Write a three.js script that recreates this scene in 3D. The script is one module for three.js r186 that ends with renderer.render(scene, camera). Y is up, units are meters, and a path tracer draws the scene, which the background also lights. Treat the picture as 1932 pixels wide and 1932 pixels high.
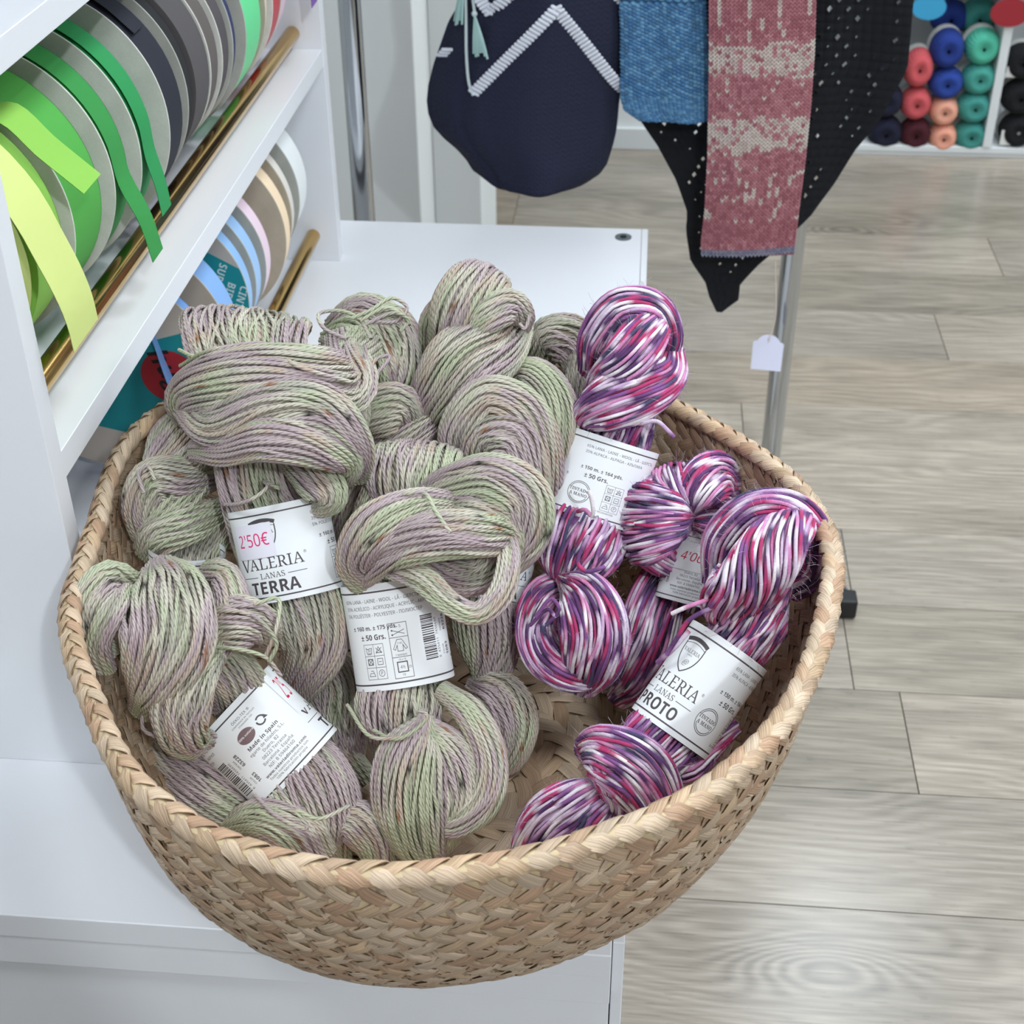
import * as THREE from 'three';
import { RoundedBoxGeometry } from 'three/addons/geometries/RoundedBoxGeometry.js';
import { mergeGeometries } from 'three/addons/utils/BufferGeometryUtils.js';
import { MarchingCubes } from 'three/addons/objects/MarchingCubes.js';
import { RectAreaLightUniformsLib } from 'three/addons/lights/RectAreaLightUniformsLib.js';

// ---------------------------------------------------------------- camera, light, exposure
const scene = new THREE.Scene();
scene.background = new THREE.Color(0x0b0c0d);
const R = Math.PI / 180;
const camera = new THREE.PerspectiveCamera(38.905, 1, 0.05, 30);
camera.rotation.order = 'YXZ';
camera.position.set(0, 1.35, 0);
camera.rotation.set(-34.57 * R, 5.48 * R, -0.55 * R);
camera.focus = 1.02;
camera.userData.fStop = 16;
scene.add(camera);
const renderer = new THREE.WebGLRenderer({ antialias: true });
renderer.toneMapping = THREE.LinearToneMapping;
renderer.toneMappingExposure = 0.97;
renderer.shadowMap.enabled = true;
RectAreaLightUniformsLib.init();
const CEILING = 2.65;
const PANEL = 0.42, PANEL_POWER = 23;
const SPOT_AT = [0.83, 2.42, 1.15], SPOT_AIM = [-0.25, 0.6, -0.8], SPOT_POWER = 6.5;
const PANEL_LIGHT = [0.87, 0.95, 1.0];
const PANEL_SPOTS = [[0.71, -3.2], [0.66, -1.75], [0.66, -0.35], [0.66, 1.1], [2.1, -3.15], [2.1, -1.05], [1.4, -2.5], [-0.75, 0.1]];

// ---------------------------------------------------------------- helpers
function rng(seed) { let a = seed >>> 0; return () => { a = (a + 0x6D2B79F5) | 0; let t = Math.imul(a ^ (a >>> 15), 1 | a); t = (t + Math.imul(t ^ (t >>> 7), 61 | t)) ^ t; return ((t ^ (t >>> 14)) >>> 0) / 4294967296; }; }
const taken = {};
function numbered(name) { const n = taken[name] = (taken[name] ?? -1) + 1; return n ? name + '_' + String(n).padStart(3, '0') : name; }
function mesh(name, geometry, material, parent) { const m = new THREE.Mesh(geometry, material); m.name = parent ? name : numbered(name); (parent || scene).add(m); return m; }
function thing(name, label, category, position = [0, 0, 0], group) { const o = new THREE.Group(); o.name = numbered(name); o.position.set(...position); o.userData = { label, category }; if (group) o.userData.group = group; scene.add(o); return o; }
function structure(name, label, category) { const o = new THREE.Group(); o.name = name; o.userData = { kind: 'structure', label, category }; scene.add(o); return o; }
function box(x0, x1, y0, y1, z0, z1, bevel = 0) { const w = x1 - x0, h = y1 - y0, d = z1 - z0; const g = bevel ? new RoundedBoxGeometry(w, h, d, 2, bevel) : new THREE.BoxGeometry(w, h, d); g.translate((x0 + x1) / 2, (y0 + y1) / 2, (z0 + z1) / 2); return g; }
const V = (a) => new THREE.Vector3(a[0], a[1], a[2]);
const srgb = (r, g, b) => new THREE.Color().setRGB(r / 255, g / 255, b / 255, THREE.SRGBColorSpace);
const std = (color, roughness = 0.6, more = {}) => new THREE.MeshStandardMaterial({ color, roughness, ...more });
const lerp = (a, b, t) => a + (b - a) * t;
const smooth = (a, b, x) => { const t = Math.min(1, Math.max(0, (x - a) / (b - a))); return t * t * (3 - 2 * t); };
function hash2(x, y, s) { let h = Math.imul(x, 374761393) + Math.imul(y, 668265263) + Math.imul(s, 2147483647 ^ 0x5bd1e995); h = Math.imul(h ^ (h >>> 13), 1274126177); return ((h ^ (h >>> 16)) >>> 0) / 4294967296; }
function noise2(x, y, s = 1, px = 0, py = 0) { const xi = Math.floor(x), yi = Math.floor(y), fx = x - xi, fy = y - yi; const w = (v, p) => p ? ((v % p) + p) % p : v; const u = fx * fx * (3 - 2 * fx), v = fy * fy * (3 - 2 * fy); const a = hash2(w(xi, px), w(yi, py), s), b = hash2(w(xi + 1, px), w(yi, py), s), c = hash2(w(xi, px), w(yi + 1, py), s), d = hash2(w(xi + 1, px), w(yi + 1, py), s); return lerp(lerp(a, b, u), lerp(c, d, u), v); }
function fbm(x, y, s, oct = 4, px = 0, py = 0) { let a = 0, w = 0.5, t = 0; for (let i = 0; i < oct; i++) { a += w * noise2(x, y, s + i * 17, px, py); t += w; x *= 2; y *= 2; px *= 2; py *= 2; w *= 0.5; } return a / t; }
function dataTexture(w, h, fill, color = true) { const d = new Uint8Array(w * h * 4); for (let y = 0; y < h; y++) for (let x = 0; x < w; x++) { const c = fill(x / w, y / h, x, y), i = (y * w + x) * 4; const arr = typeof c === 'number' ? [c, c, c] : c; d[i] = Math.max(0, Math.min(255, arr[0])); d[i + 1] = Math.max(0, Math.min(255, arr[1])); d[i + 2] = Math.max(0, Math.min(255, arr[2])); d[i + 3] = 255; } const t = new THREE.DataTexture(d, w, h, THREE.RGBAFormat); t.wrapS = t.wrapT = THREE.RepeatWrapping; t.magFilter = THREE.LinearFilter; t.minFilter = THREE.LinearMipmapLinearFilter; t.generateMipmaps = true; if (color) t.colorSpace = THREE.SRGBColorSpace; t.needsUpdate = true; return t; }
function canvasTexture(w, h, draw) { const c = document.createElement('canvas'); c.width = w; c.height = h; draw(c.getContext('2d'), w, h); const t = new THREE.CanvasTexture(c); t.colorSpace = THREE.SRGBColorSpace; t.wrapS = t.wrapT = THREE.RepeatWrapping; return t; }
// collects triangles of many small pieces into one geometry
class Collector {
  constructor() { this.p = []; this.n = []; this.u = []; this.c = []; this.i = []; }
  get count() { return this.p.length / 3; }
  vertex(x, y, z, nx, ny, nz, u, v, r = 1, g = 1, b = 1) { this.p.push(x, y, z); this.n.push(nx, ny, nz); this.u.push(u, v); this.c.push(r, g, b); return this.p.length / 3 - 1; }
  geometry(withNormals = true) { const g = new THREE.BufferGeometry(); g.setAttribute('position', new THREE.BufferAttribute(new Float32Array(this.p), 3)); g.setAttribute('uv', new THREE.BufferAttribute(new Float32Array(this.u), 2)); g.setAttribute('color', new THREE.BufferAttribute(new Float32Array(this.c), 3)); g.setIndex(this.i); if (withNormals) g.setAttribute('normal', new THREE.BufferAttribute(new Float32Array(this.n), 3)); else g.computeVertexNormals(); return g; }
}
function tube(points, radius, segments = 40, radial = 8, closed = false) { return new THREE.TubeGeometry(new THREE.CatmullRomCurve3(points.map(V), closed), segments, radius, radial, closed); }

// ---------------------------------------------------------------- the room
const white = std(srgb(226, 229, 231), 0.42);
const whiteWall = std(srgb(230, 232, 232), 0.8);
const laminateBump = dataTexture(128, 128, (u, v, x, y) => 110 + 60 * hash2(x, y, 3) + 40 * fbm(u * 16, v * 16, 9, 2, 16, 16), false);
laminateBump.repeat.set(40, 40);
const laminate = new THREE.MeshPhysicalMaterial({ color: srgb(234, 235, 240), roughness: 0.34, bumpMap: laminateBump, bumpScale: 0.00004 });
const ROOM = { x0: -1.7, x1: 3.0, z0: -4.05, z1: 1.9 };
{
  const f = structure('floor', 'grey beige oak plank floor', 'floor');
  // oak grain, 1.28 m by 0.78 m
  const oak = dataTexture(1024, 768, (u, v) => {
    const w1 = fbm(u * 3, v * 5, 21, 3, 3, 5), w2 = fbm(u * 5, v * 24, 31, 3, 5, 24);
    const kx = (u - 0.5) / 0.085, ky = (v - 0.55) / 0.05, knot = Math.exp(-kx * kx - ky * ky), ring = Math.sin((v * 26 * (1 - 0.6 * knot) + w1 * 9 + w2 * 1.1 + 7 * Math.sqrt(Math.exp(-kx * kx * 0.5 - ky * ky * 0.5))) * 6.2832);
    const fine = fbm(u * 24, v * 300, 41, 2, 24, 300), pore = noise2(u * 60, v * 420, 51, 60, 420);
    const patch = fbm(u * 4, v * 9, 61, 3, 4, 9);
    let k = 0.5 + (0.10 + 0.16 * knot) * ring * (0.35 + 0.9 * w1) + 0.5 * (fine - 0.5) + 0.55 * (patch - 0.5) - (pore > 0.86 ? 0.12 : 0);
    return [lerp(125, 198, k), lerp(118, 189, k), lerp(110, 178, k)];
  });
  const oakBump = dataTexture(512, 384, (u, v) => 128 + 90 * (fbm(u * 24, v * 150, 41, 2, 24, 150) - 0.5), false);
  const tones = [srgb(255, 250, 244), srgb(243, 240, 236), srgb(236, 233, 226), srgb(250, 242, 232)].map((c) => new THREE.MeshPhysicalMaterial({ color: c, map: oak, bumpMap: oakBump, bumpScale: 0.00012, roughness: 0.24 }));
  mesh('subfloor', box(ROOM.x0 - 0.1, ROOM.x1 + 0.1, -0.1, -0.0095, ROOM.z0 - 0.1, ROOM.z1 + 0.1), std(srgb(90, 84, 74), 0.9), f);
  const r = rng(5), W = 0.195, L = 1.28;
  for (let k = -6; k < 16; k++) {
    const zb = -1.165 - W * k, za = zb - W;             // plank between za (far) and zb (near)
    if (zb < ROOM.z0 || za > ROOM.z1) continue;
    let x = -2.6 + r() * L; if (k === 0) x = -0.55 - L; if (k === -1) x = 0.95 - 3 * L; if (k === 1) x = 0.388 - 3 * L; if (k === 3) x = 0.345 - 3 * L; if (k === 9) x = 0.78 - 3 * L;
    for (; x < ROOM.x1; x += L) {
      const a = Math.max(x, ROOM.x0), b = Math.min(x + L, ROOM.x1); if (b - a < 0.05) continue;
      const g = box(a + 0.0006, b - 0.0006, -0.0095, 0, Math.max(za, ROOM.z0) + 0.0006, Math.min(zb, ROOM.z1) - 0.0006, 0.0008);
      const uv = g.attributes.uv, p = g.attributes.position, knotted = k === -1 && a < 0.24 && b > 0.24, ou = knotted ? 0.311 + r() * 0 : r(), ov = knotted ? 0.168 + r() * 0 : Math.floor(r() * 4) / 4 + r() * 0.03;
      for (let i = 0; i < uv.count; i++) uv.setXY(i, p.getX(i) / 1.28 + ou, -p.getZ(i) / 0.78 + ov);
      mesh('plank', g, tones[Math.floor(r() * 4)], f);
    }
  }
}
{
  const w = (name, g) => { const m = mesh(name, g, whiteWall); m.name = name; m.userData = { kind: 'structure', label: 'plain white painted shop wall', category: 'wall' }; return m; };
  w('wall_back', box(ROOM.x0, ROOM.x1, 0, CEILING, ROOM.z0 - 0.1, ROOM.z0));
  w('wall_left', box(ROOM.x0 - 0.1, ROOM.x0, 0, CEILING, ROOM.z0 - 0.1, ROOM.z1 + 0.1));
  w('wall_right', box(ROOM.x1, ROOM.x1 + 0.1, 0, CEILING, ROOM.z0 - 0.1, ROOM.z1 + 0.1));
  w('wall_front', box(ROOM.x0, ROOM.x1, 0, CEILING, ROOM.z1, ROOM.z1 + 0.1));
  const c = mesh('ceiling', box(ROOM.x0 - 0.1, ROOM.x1 + 0.1, CEILING, CEILING + 0.1, ROOM.z0 - 0.1, ROOM.z1 + 0.1), whiteWall); c.name = 'ceiling'; c.userData = { kind: 'structure', label: 'white ceiling with square light panels', category: 'ceiling' };
  // white pillar behind the rack: a deeper block with a narrower one beside it
  const p1 = mesh('wall_pillar', box(-1.69, [-0.411, 0.4679, -2.55][0], 0, CEILING, -3.0, -2.55, 0.004), whiteWall); p1.name = 'wall_pillar'; p1.userData = { kind: 'structure', label: 'broad white pillar face behind the chrome rack post', category: 'wall' };
  const p2 = mesh('wall_pier', box([-0.411, 0.4679, -2.55][0], [-0.3159, 0.412, -2.72][0], 0, CEILING, -3.0, -2.72, 0.004), whiteWall); p2.name = 'wall_pier'; p2.userData = { kind: 'structure', label: 'narrow white pier beside the pillar, left of the navy knit', category: 'wall' };
  const b = mesh('baseboard_back', box(-0.32, 0.34, 0, 0.055, -3.625, -3.61, 0.002), white); b.name = 'baseboard_back'; b.userData = { kind: 'structure', label: 'white baseboard of the far wall left of the yarn shelf', category: 'baseboard' };
  const wf = mesh('wall_alcove', box(-0.32, 0.34, 0, CEILING, ROOM.z0, -3.625), whiteWall); wf.name = 'wall_alcove'; wf.userData = { kind: 'structure', label: 'white far wall left of the yarn shelf', category: 'wall' };
}
for (const [x, z] of PANEL_SPOTS) {
  const t = thing('ceiling_light', 'square white ceiling light panel above the shop', 'light', [x, CEILING, z], 'ceiling light panels');
  mesh('frame', box(-PANEL / 2 - 0.02, PANEL / 2 + 0.02, -0.012, 0, -PANEL / 2 - 0.02, PANEL / 2 + 0.02, 0.003), white, t);
  mesh('diffuser', box(-PANEL / 2, PANEL / 2, -0.016, -0.011, -PANEL / 2, PANEL / 2), std(0xffffff, 0.9, { emissive: new THREE.Color(...PANEL_LIGHT), emissiveIntensity: 6.0 }), t);
  const l = new THREE.RectAreaLight(new THREE.Color(...PANEL_LIGHT), PANEL_POWER, PANEL, PANEL); l.name = 'panel_glow'; l.position.set(0, -0.02, 0); l.rotation.x = -Math.PI / 2; t.add(l);
}
// track spotlight behind the photographer's right shoulder
{
  const t = thing('ceiling_spotlight', 'white ceiling spotlight aimed at the display cabinet', 'light', SPOT_AT), dir = V(SPOT_AIM).sub(V(SPOT_AT)).normalize(), q = new THREE.Quaternion().setFromUnitVectors(new THREE.Vector3(0, -1, 0), dir);
  const stem = new THREE.CylinderGeometry(0.008, 0.008, CEILING - SPOT_AT[1], 12); stem.translate(0, (CEILING - SPOT_AT[1]) / 2, 0); mesh('stem', stem, white, t);
  const can = new THREE.CylinderGeometry(0.045, 0.045, 0.12, 32, 1, true); can.translate(0, 0.02, 0); const c = mesh('housing', can, std(srgb(226, 229, 231), 0.5, { side: THREE.DoubleSide }), t); c.quaternion.copy(q);
  const len = new THREE.CylinderGeometry(0.04, 0.04, 0.006, 32); len.translate(0, -0.03, 0); const e = mesh('lamp_lens', len, std(0xffffff, 0.5, { emissive: new THREE.Color(...PANEL_LIGHT), emissiveIntensity: 6 }), t); e.quaternion.copy(q);
  const l = new THREE.SpotLight(new THREE.Color(...PANEL_LIGHT), SPOT_POWER, 0, 0.62, 0.7, 2); l.name = 'spot_glow'; l.position.copy(dir.clone().multiplyScalar(0.05)); l.shadow.radius = 2; t.add(l); l.target.position.copy(V(SPOT_AIM).sub(V(SPOT_AT))); t.add(l.target);
}
// ---------------------------------------------------------------- the low cabinet
const TOP = 0.52;
{
  const t = thing('display_cabinet', 'low white laminate display cabinet under the basket', 'cabinet', [-0.37, 0, -1.28]);
  const add = (name, g, m = laminate) => { g.translate(0.37, 0, 1.28); return mesh(name, g, m, t); };
  const lipY = [-0.2091, 0.4645, -0.66][1];
  add('top_board', box(-0.86, 0.0035, TOP - 0.024, TOP, -1.912, -0.66, 0.0012));
  add('front_rail', box(-0.86, 0.0035, lipY, TOP - 0.0245, -0.69, -0.6615, 0.001));
  add('side_panel', box(0.004, 0.0125, 0, TOP, -1.912, -0.672, 0.001));
  add('drawer_front', box(-0.86, 0.0032, lipY - 0.215, lipY - 0.005, -0.69, -0.671, 0.0012));
  add('drawer_front', box(-0.86, 0.0032, 0.06, lipY - 0.22, -0.69, -0.671, 0.0012));
  add('carcass', box(-0.86, 0.0035, 0.05, lipY - 0.006, -1.91, -0.7));
  add('plinth', box(-0.85, -0.004, 0, 0.06, -1.9, -0.72));
  // cam fitting in the far corner of the top, and the one under the shelf
  const cap = (p) => { const g = new THREE.CylinderGeometry(0.0115, 0.0115, 0.0016, 32); g.translate(p[0], TOP + 0.0005, p[2]); const m = add('cover_cap', g, std(srgb(105, 112, 118), 0.3, { metalness: 0.7 })); const s = new THREE.CylinderGeometry(0.0045, 0.0045, 0.0012, 20); s.translate(p[0] + 0.37, TOP + 0.0015, p[2] + 1.28); mesh('screw_recess', s, std(srgb(40, 42, 44), 0.5, { metalness: 0.6 }), m); };
  cap([-0.0214, 0.52, -1.8807]);
  cap([-0.5803, 0.52, -1.3059]);
}

// ---------------------------------------------------------------- ribbon shelf unit
const UX = -0.40, UB = -0.72, NEAR = -0.815, FAR = -1.775, SHELF = [0.783, 0.805], UPPER = [1.0635, 1.0845];
{
  const t = thing('ribbon_shelf', 'white shelf unit full of ribbon reels, left of the basket', 'shelf', [-0.56, TOP, -1.3]);
  const add = (name, g, m = laminate) => { g.translate(0.56, -TOP, 1.3); return mesh(name, g, m, t); };
  add('side_panel', box(UB, UX, TOP, 1.75, NEAR - 0.021, NEAR, 0.0008));
  add('side_panel', box(UB, UX, TOP, 1.75, FAR - 0.021, FAR, 0.0008));
  add('back_panel', box(UB - 0.006, UB, TOP, 1.75, FAR - 0.021, NEAR));
  add('shelf_board', box(UB, UX - 0.001, SHELF[0], SHELF[1], FAR + 0.0003, NEAR - 0.0213, 0.0008));
  add('shelf_board', box(UB, UX - 0.001, UPPER[0], UPPER[1], FAR + 0.0003, NEAR - 0.0213, 0.0008));
  add('shelf_board', box(UB, UX - 0.001, 1.34, 1.361, FAR + 0.0003, NEAR - 0.0213, 0.0008));
  const brass = std(srgb(196, 160, 96), 0.16, { metalness: 1 });
  for (const [y, x] of [[0.8235, -0.437], [0.556, -0.434]]) { const g = new THREE.CylinderGeometry(0.0095, 0.0095, NEAR - 0.021 - FAR - 0.002, 32); g.rotateX(Math.PI / 2); g.translate(x, y, (NEAR - 0.021 + FAR) / 2); add('brass_rod', g, brass); }
  for (const y of [0.92, 0.652, 1.2]) { const g = new THREE.CylinderGeometry(0.006, 0.006, NEAR - 0.021 - FAR - 0.002, 20); g.rotateX(Math.PI / 2); g.translate(-0.522, y, (NEAR - 0.021 + FAR) / 2); add('axle_rod', g, std(srgb(150, 150, 150), 0.3, { metalness: 1 })); }
}
const weave = dataTexture(64, 64, (u, v, x, y) => 128 + (((x >> 1) + (y >> 1)) & 1 ? 45 : -45) + 25 * (hash2(x, y, 8) - 0.5), false);
function fabric(color, satin = 0) { return new THREE.MeshPhysicalMaterial({ color, roughness: satin ? 0.38 : 0.82, bumpMap: weave, bumpScale: satin ? 0.00003 : 0.00012, side: THREE.DoubleSide, sheen: satin ? 0 : 0.25, sheenRoughness: 0.6, anisotropy: satin ? 0.6 : 0 }); }
const card = dataTexture(256, 256, (u, v, x, y) => { const k = 0.93 + 0.07 * fbm(u * 20, v * 20, 4, 3, 20, 20) - 0.03 * hash2(x, y, 5); return [226 * k, 224 * k, 216 * k]; });
const cardMat = std(0xffffff, 0.85, { map: card });
const cardTan = std(srgb(222, 210, 194), 0.85, { map: card });
const cardGrey = std(srgb(214, 216, 214), 0.85, { map: card });
// annular disc with thickness, facing +z and -z
function flangeGeometry(r, hole, th) { const s = new THREE.Shape(); s.absarc(0, 0, r, 0, Math.PI * 2); const h = new THREE.Path(); h.absarc(0, 0, hole, 0, Math.PI * 2, true); s.holes.push(h); const g = new THREE.ExtrudeGeometry(s, { depth: th, bevelEnabled: true, bevelThickness: 0.0003, bevelSize: 0.0003, bevelSegments: 1, curveSegments: 64 }); g.translate(0, 0, -th / 2); const p = g.attributes.position, uv = g.attributes.uv; for (let i = 0; i < p.count; i++) uv.setXY(i, p.getX(i) / (2 * r) + 0.5, p.getY(i) / (2 * r) + 0.5); return g; }
// winding: stepped spiral profile so that layers show at the sides
function windingGeometry(r, rin, w) { const pts = [new THREE.Vector2(rin, -w / 2)]; const n = 9; for (let i = 0; i <= n; i++) { const rr = lerp(rin, r, i / n); pts.push(new THREE.Vector2(rr, -w / 2 - (i % 2 ? 0.0007 : 0))); } pts.push(new THREE.Vector2(r, -w / 2 + 0.001), new THREE.Vector2(r, w / 2 - 0.001)); for (let i = n; i >= 0; i--) { const rr = lerp(rin, r, i / n); pts.push(new THREE.Vector2(rr, w / 2 + (i % 2 ? 0.0007 : 0))); } pts.push(new THREE.Vector2(rin, w / 2), new THREE.Vector2(rin, -w / 2)); const g = new THREE.LatheGeometry(pts, 72); g.rotateX(Math.PI / 2); const uv = g.attributes.uv; for (let i = 0; i < uv.count; i++) uv.setXY(i, uv.getX(i) * 200, uv.getY(i) * 60); return g; }
// a loose ribbon tail: strip of width w (along z) following a path in the x-y plane
function tailGeometry(path, w, twist = 0, dz = 0) { const c = new THREE.CatmullRomCurve3(path.map(([x, y]) => new THREE.Vector3(x, y, 0))); const n = 28, pos = [], uv = [], idx = []; for (let s = 0; s < 2; s++) for (let i = 0; i <= n; i++) { const t = i / n, p = c.getPoint(t), d = c.getTangent(t), nx = -d.y, ny = d.x, th = s ? -0.0003 : 0.0003; for (let j = 0; j <= 2; j++) { const q = (j - 1) / 2, a = twist * t; pos.push(p.x + nx * (th + Math.sin(a) * q * w), p.y + ny * (th + Math.sin(a) * q * w), dz * t + Math.cos(a) * q * w); uv.push(j * 8, t * 90); } } const row = 3, off = (n + 1) * row; for (let s = 0; s < 2; s++) for (let i = 0; i < n; i++) for (let j = 0; j < 2; j++) { const a = s * off + i * row + j, b = a + 1, e = a + row, f2 = e + 1; if (s) idx.push(a, b, e, b, f2, e); else idx.push(a, e, b, b, e, f2); } for (let i = 0; i < n; i++) for (const j of [0, 2]) { const a = i * row + j, b = a + row; idx.push(a, b, a + off, b, b + off, a + off); } const g = new THREE.BufferGeometry(); g.setAttribute('position', new THREE.Float32BufferAttribute(pos, 3)); g.setAttribute('uv', new THREE.Float32BufferAttribute(uv, 2)); g.setIndex(idx); g.computeVertexNormals(); return g; }
// z is the near side; width towards the back
function reel({ z, w, color, r = 0.108, y = 0.92, flange = cardMat, label, satin = 0, tails = [], wind = 0.985, far = false, near = true, tint, front }) {
  const t = thing('ribbon_reel', label, 'ribbon reel', [-0.522, y, z], y > 0.8 ? 'ribbon reels on the middle shelf' : 'ribbon reels under the middle shelf');
  const m = fabric(color, satin);
  if (near) { const f = mesh('flange', flangeGeometry(r, 0.0075, 0.0012), front ? [front, flange] : flange, t); f.position.z = -0.001; }
  const wd = mesh('ribbon_winding', windingGeometry(r * wind, 0.03, w), m, t); wd.position.z = -0.002 - w / 2;
  if (far) { const f = mesh('flange', flangeGeometry(r, 0.0075, 0.0012), tint || flange, t); f.position.z = -0.003 - w; }
  for (const { path, width = w, twist = 0, dz = 0 } of tails) { const g = tailGeometry(path.map(([a, b]) => [a + 0.522, b - y]), width, twist, dz); const k = mesh('ribbon_tail', g, m, t); k.position.z = -0.002 - w / 2; }
  return t;
}
const arc = (cx, cy, r, a0, a1, n = 6) => Array.from({ length: n }, (_, i) => { const a = lerp(a0, a1, i / (n - 1)) * R; return [cx + r * Math.cos(a), cy + r * Math.sin(a)]; });
reel({ z: -0.845, w: 0.05, color: srgb(216, 228, 140), r: 0.1, label: 'pale lemon ribbon reel nearest the front, long tail hanging over the brass rod', near: false, tails: [{ path: [...arc(-0.533, 0.913, 0.143, 122, 12, 8), [-0.386, 0.92], [-0.382, 0.9], [-0.381, 0.88]], width: 0.05 }] });
reel({ z: -0.906, w: 0.052, color: srgb(150, 208, 88), r: 0.101, label: 'bright lime ribbon reel with a loose end sticking straight out', near: false, tails: [{ path: [...arc(-0.522, 0.92, 0.104, 150, 60, 4), [-0.4347, 1.0166], [-0.4095, 0.9916], [-0.3821, 0.9661]], width: 0.036 }] });
reel({ z: -0.972, w: 0.064, color: srgb(82, 172, 72), label: 'wide grass green ribbon reel behind the lime one', r: 0.104 });
reel({ z: -1.058, w: 0.036, color: srgb(54, 152, 72), label: 'narrow green ribbon reel with its end folded down over the rod', r: 0.107, tails: [{ path: [...arc(-0.522, 0.92, 0.107, 100, 15), [-0.414, 0.912], [-0.402, 0.88], [-0.396, 0.846]], width: 0.028 }] });
reel({ z: -1.118, w: 0.036, color: srgb(40, 152, 84), label: 'emerald green ribbon reel just before the black ones', r: 0.11, tails: [{ path: [...arc(-0.522, 0.92, 0.111, 90, 10), [-0.411, 0.912], [-0.406, 0.885], [-0.404, 0.86]], width: 0.026 }] });
reel({ z: -1.19, w: 0.044, color: srgb(28, 32, 46), label: 'black velvet ribbon reel after the emerald one', r: 0.113, tails: [{ path: arc(-0.522, 0.92, 0.1155, 140, 38), width: 0.026 }] });
reel({ z: -1.26, w: 0.022, color: srgb(26, 26, 30), label: 'thin black ribbon reel with a pale grey card side', flange: cardGrey, r: 0.11, wind: 0.97 });
reel({ z: -1.296, w: 0.046, color: srgb(84, 80, 82), label: 'charcoal velvet ribbon reel with a pale rim', r: 0.107, wind: 1.0, near: false });
reel({ z: -1.35, w: 0.03, color: srgb(98, 90, 88), label: 'taupe grey ribbon reel next to the charcoal one', r: 0.107 });
reel({ z: -1.39, w: 0.028, color: srgb(80, 74, 78), label: 'dark plum grey ribbon reel with navy showing at its rim', r: 0.108 });
reel({ z: -1.428, w: 0.014, color: srgb(44, 50, 94), label: 'slim navy ribbon reel before the mint one', r: 0.109, flange: cardGrey });
reel({ z: -1.466, w: 0.062, color: srgb(104, 222, 150), label: 'shiny mint satin ribbon reel near the far end', r: 0.113, satin: 1, flange: cardGrey, wind: 1.0 });
reel({ z: -1.555, w: 0.014, color: srgb(222, 204, 186), label: 'slim beige ribbon reel between the mint and the red', r: 0.112, flange: cardTan });
reel({ z: -1.582, w: 0.044, color: srgb(196, 30, 50), label: 'red satin ribbon reel at the far end', r: 0.114, satin: 1 });
reel({ z: -1.635, w: 0.034, color: srgb(232, 206, 222), label: 'pale pink ribbon reel behind the red one', r: 0.112 });
// lower level; the printed card sides carry their lettering
const printed = (draw) => std(0xffffff, 0.7, { map: canvasTexture(512, 512, draw) });
const tealCard = printed((c) => { c.fillStyle = '#c2b8ae'; c.fillRect(0, 0, 512, 512); c.fillStyle = '#108f94'; c.beginPath(); c.moveTo(300, 60); c.lineTo(512, 178); c.lineTo(512, 512); c.lineTo(180, 512); c.fill(); c.save(); c.translate(474, 240); c.rotate(1.95); c.fillStyle = '#d9ded8'; c.font = 'bold 30px sans-serif'; c.textAlign = 'center'; c.fillText('CINTA', 14, -12); c.fillText('BIES', 4, 22); c.fillText('SUPERIOR', 0, 58); c.restore(); });
const hugoCard = printed((c) => { c.fillStyle = '#c6bbb0'; c.fillRect(0, 0, 512, 512); c.fillStyle = '#118a90'; c.beginPath(); c.moveTo(512, 130); c.lineTo(250, 210); c.lineTo(200, 400); c.lineTo(512, 470); c.fill(); c.fillStyle = '#b9262e'; c.beginPath(); c.arc(400, 262, 66, 0, 7); c.fill(); c.save(); c.translate(400, 262); c.rotate(1.15); c.fillStyle = '#1a1416'; c.font = 'italic bold 64px sans-serif'; c.textAlign = 'center'; c.fillText('hugo', 0, 18); c.restore(); });
const tanCard = printed((c) => { c.fillStyle = '#bfae9a'; c.fillRect(0, 0, 512, 512); c.save(); c.translate(400, 240); c.rotate(1.0); c.fillStyle = '#3c3634'; c.font = 'bold 24px sans-serif'; c.textAlign = 'center'; for (let i = 0; i < 4; i++) c.fillText(['RASO', 'DOBLE CARA', 'POLIESTER', '25 M'][i], 0, i * 28 - 40); c.restore(); });
reel({ z: -1.228, w: 0.014, y: 0.648, r: 0.112, color: srgb(120, 164, 224), satin: 1, label: 'light blue reel with a teal printed card and red circle', front: hugoCard, flange: cardTan, wind: 0.99, tails: [{ path: [[-0.5, 0.752], [-0.471, 0.702], [-0.459, 0.655], [-0.449, 0.618], [-0.44, 0.57], [-0.425, 0.537]], width: 0.022, dz: 0.03 }] });
reel({ z: -1.3, w: 0.034, y: 0.65, r: 0.106, color: srgb(140, 182, 236), satin: 1, label: 'wide light blue satin reel with tan card side', flange: cardTan, front: tanCard, wind: 1.0 });
reel({ z: -1.395, w: 0.02, y: 0.65, r: 0.103, color: srgb(150, 192, 238), satin: 1, label: 'light blue reel showing the teal card with white lettering', front: tealCard, flange: cardTan });
reel({ z: -1.44, w: 0.022, y: 0.65, r: 0.1, color: srgb(160, 198, 240), satin: 1, label: 'narrow sky blue ribbon reel before the pink one', flange: cardGrey, wind: 1.0 });
reel({ z: -1.488, w: 0.022, y: 0.65, r: 0.1, color: srgb(242, 216, 230), satin: 1, label: 'pale pink satin ribbon reel in the lower row', flange: cardGrey, wind: 1.0 });
reel({ z: -1.55, w: 0.026, y: 0.655, r: 0.11, color: srgb(250, 224, 190), label: 'cream ribbon reel in the lower row', flange: cardTan, wind: 0.99 });
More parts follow.
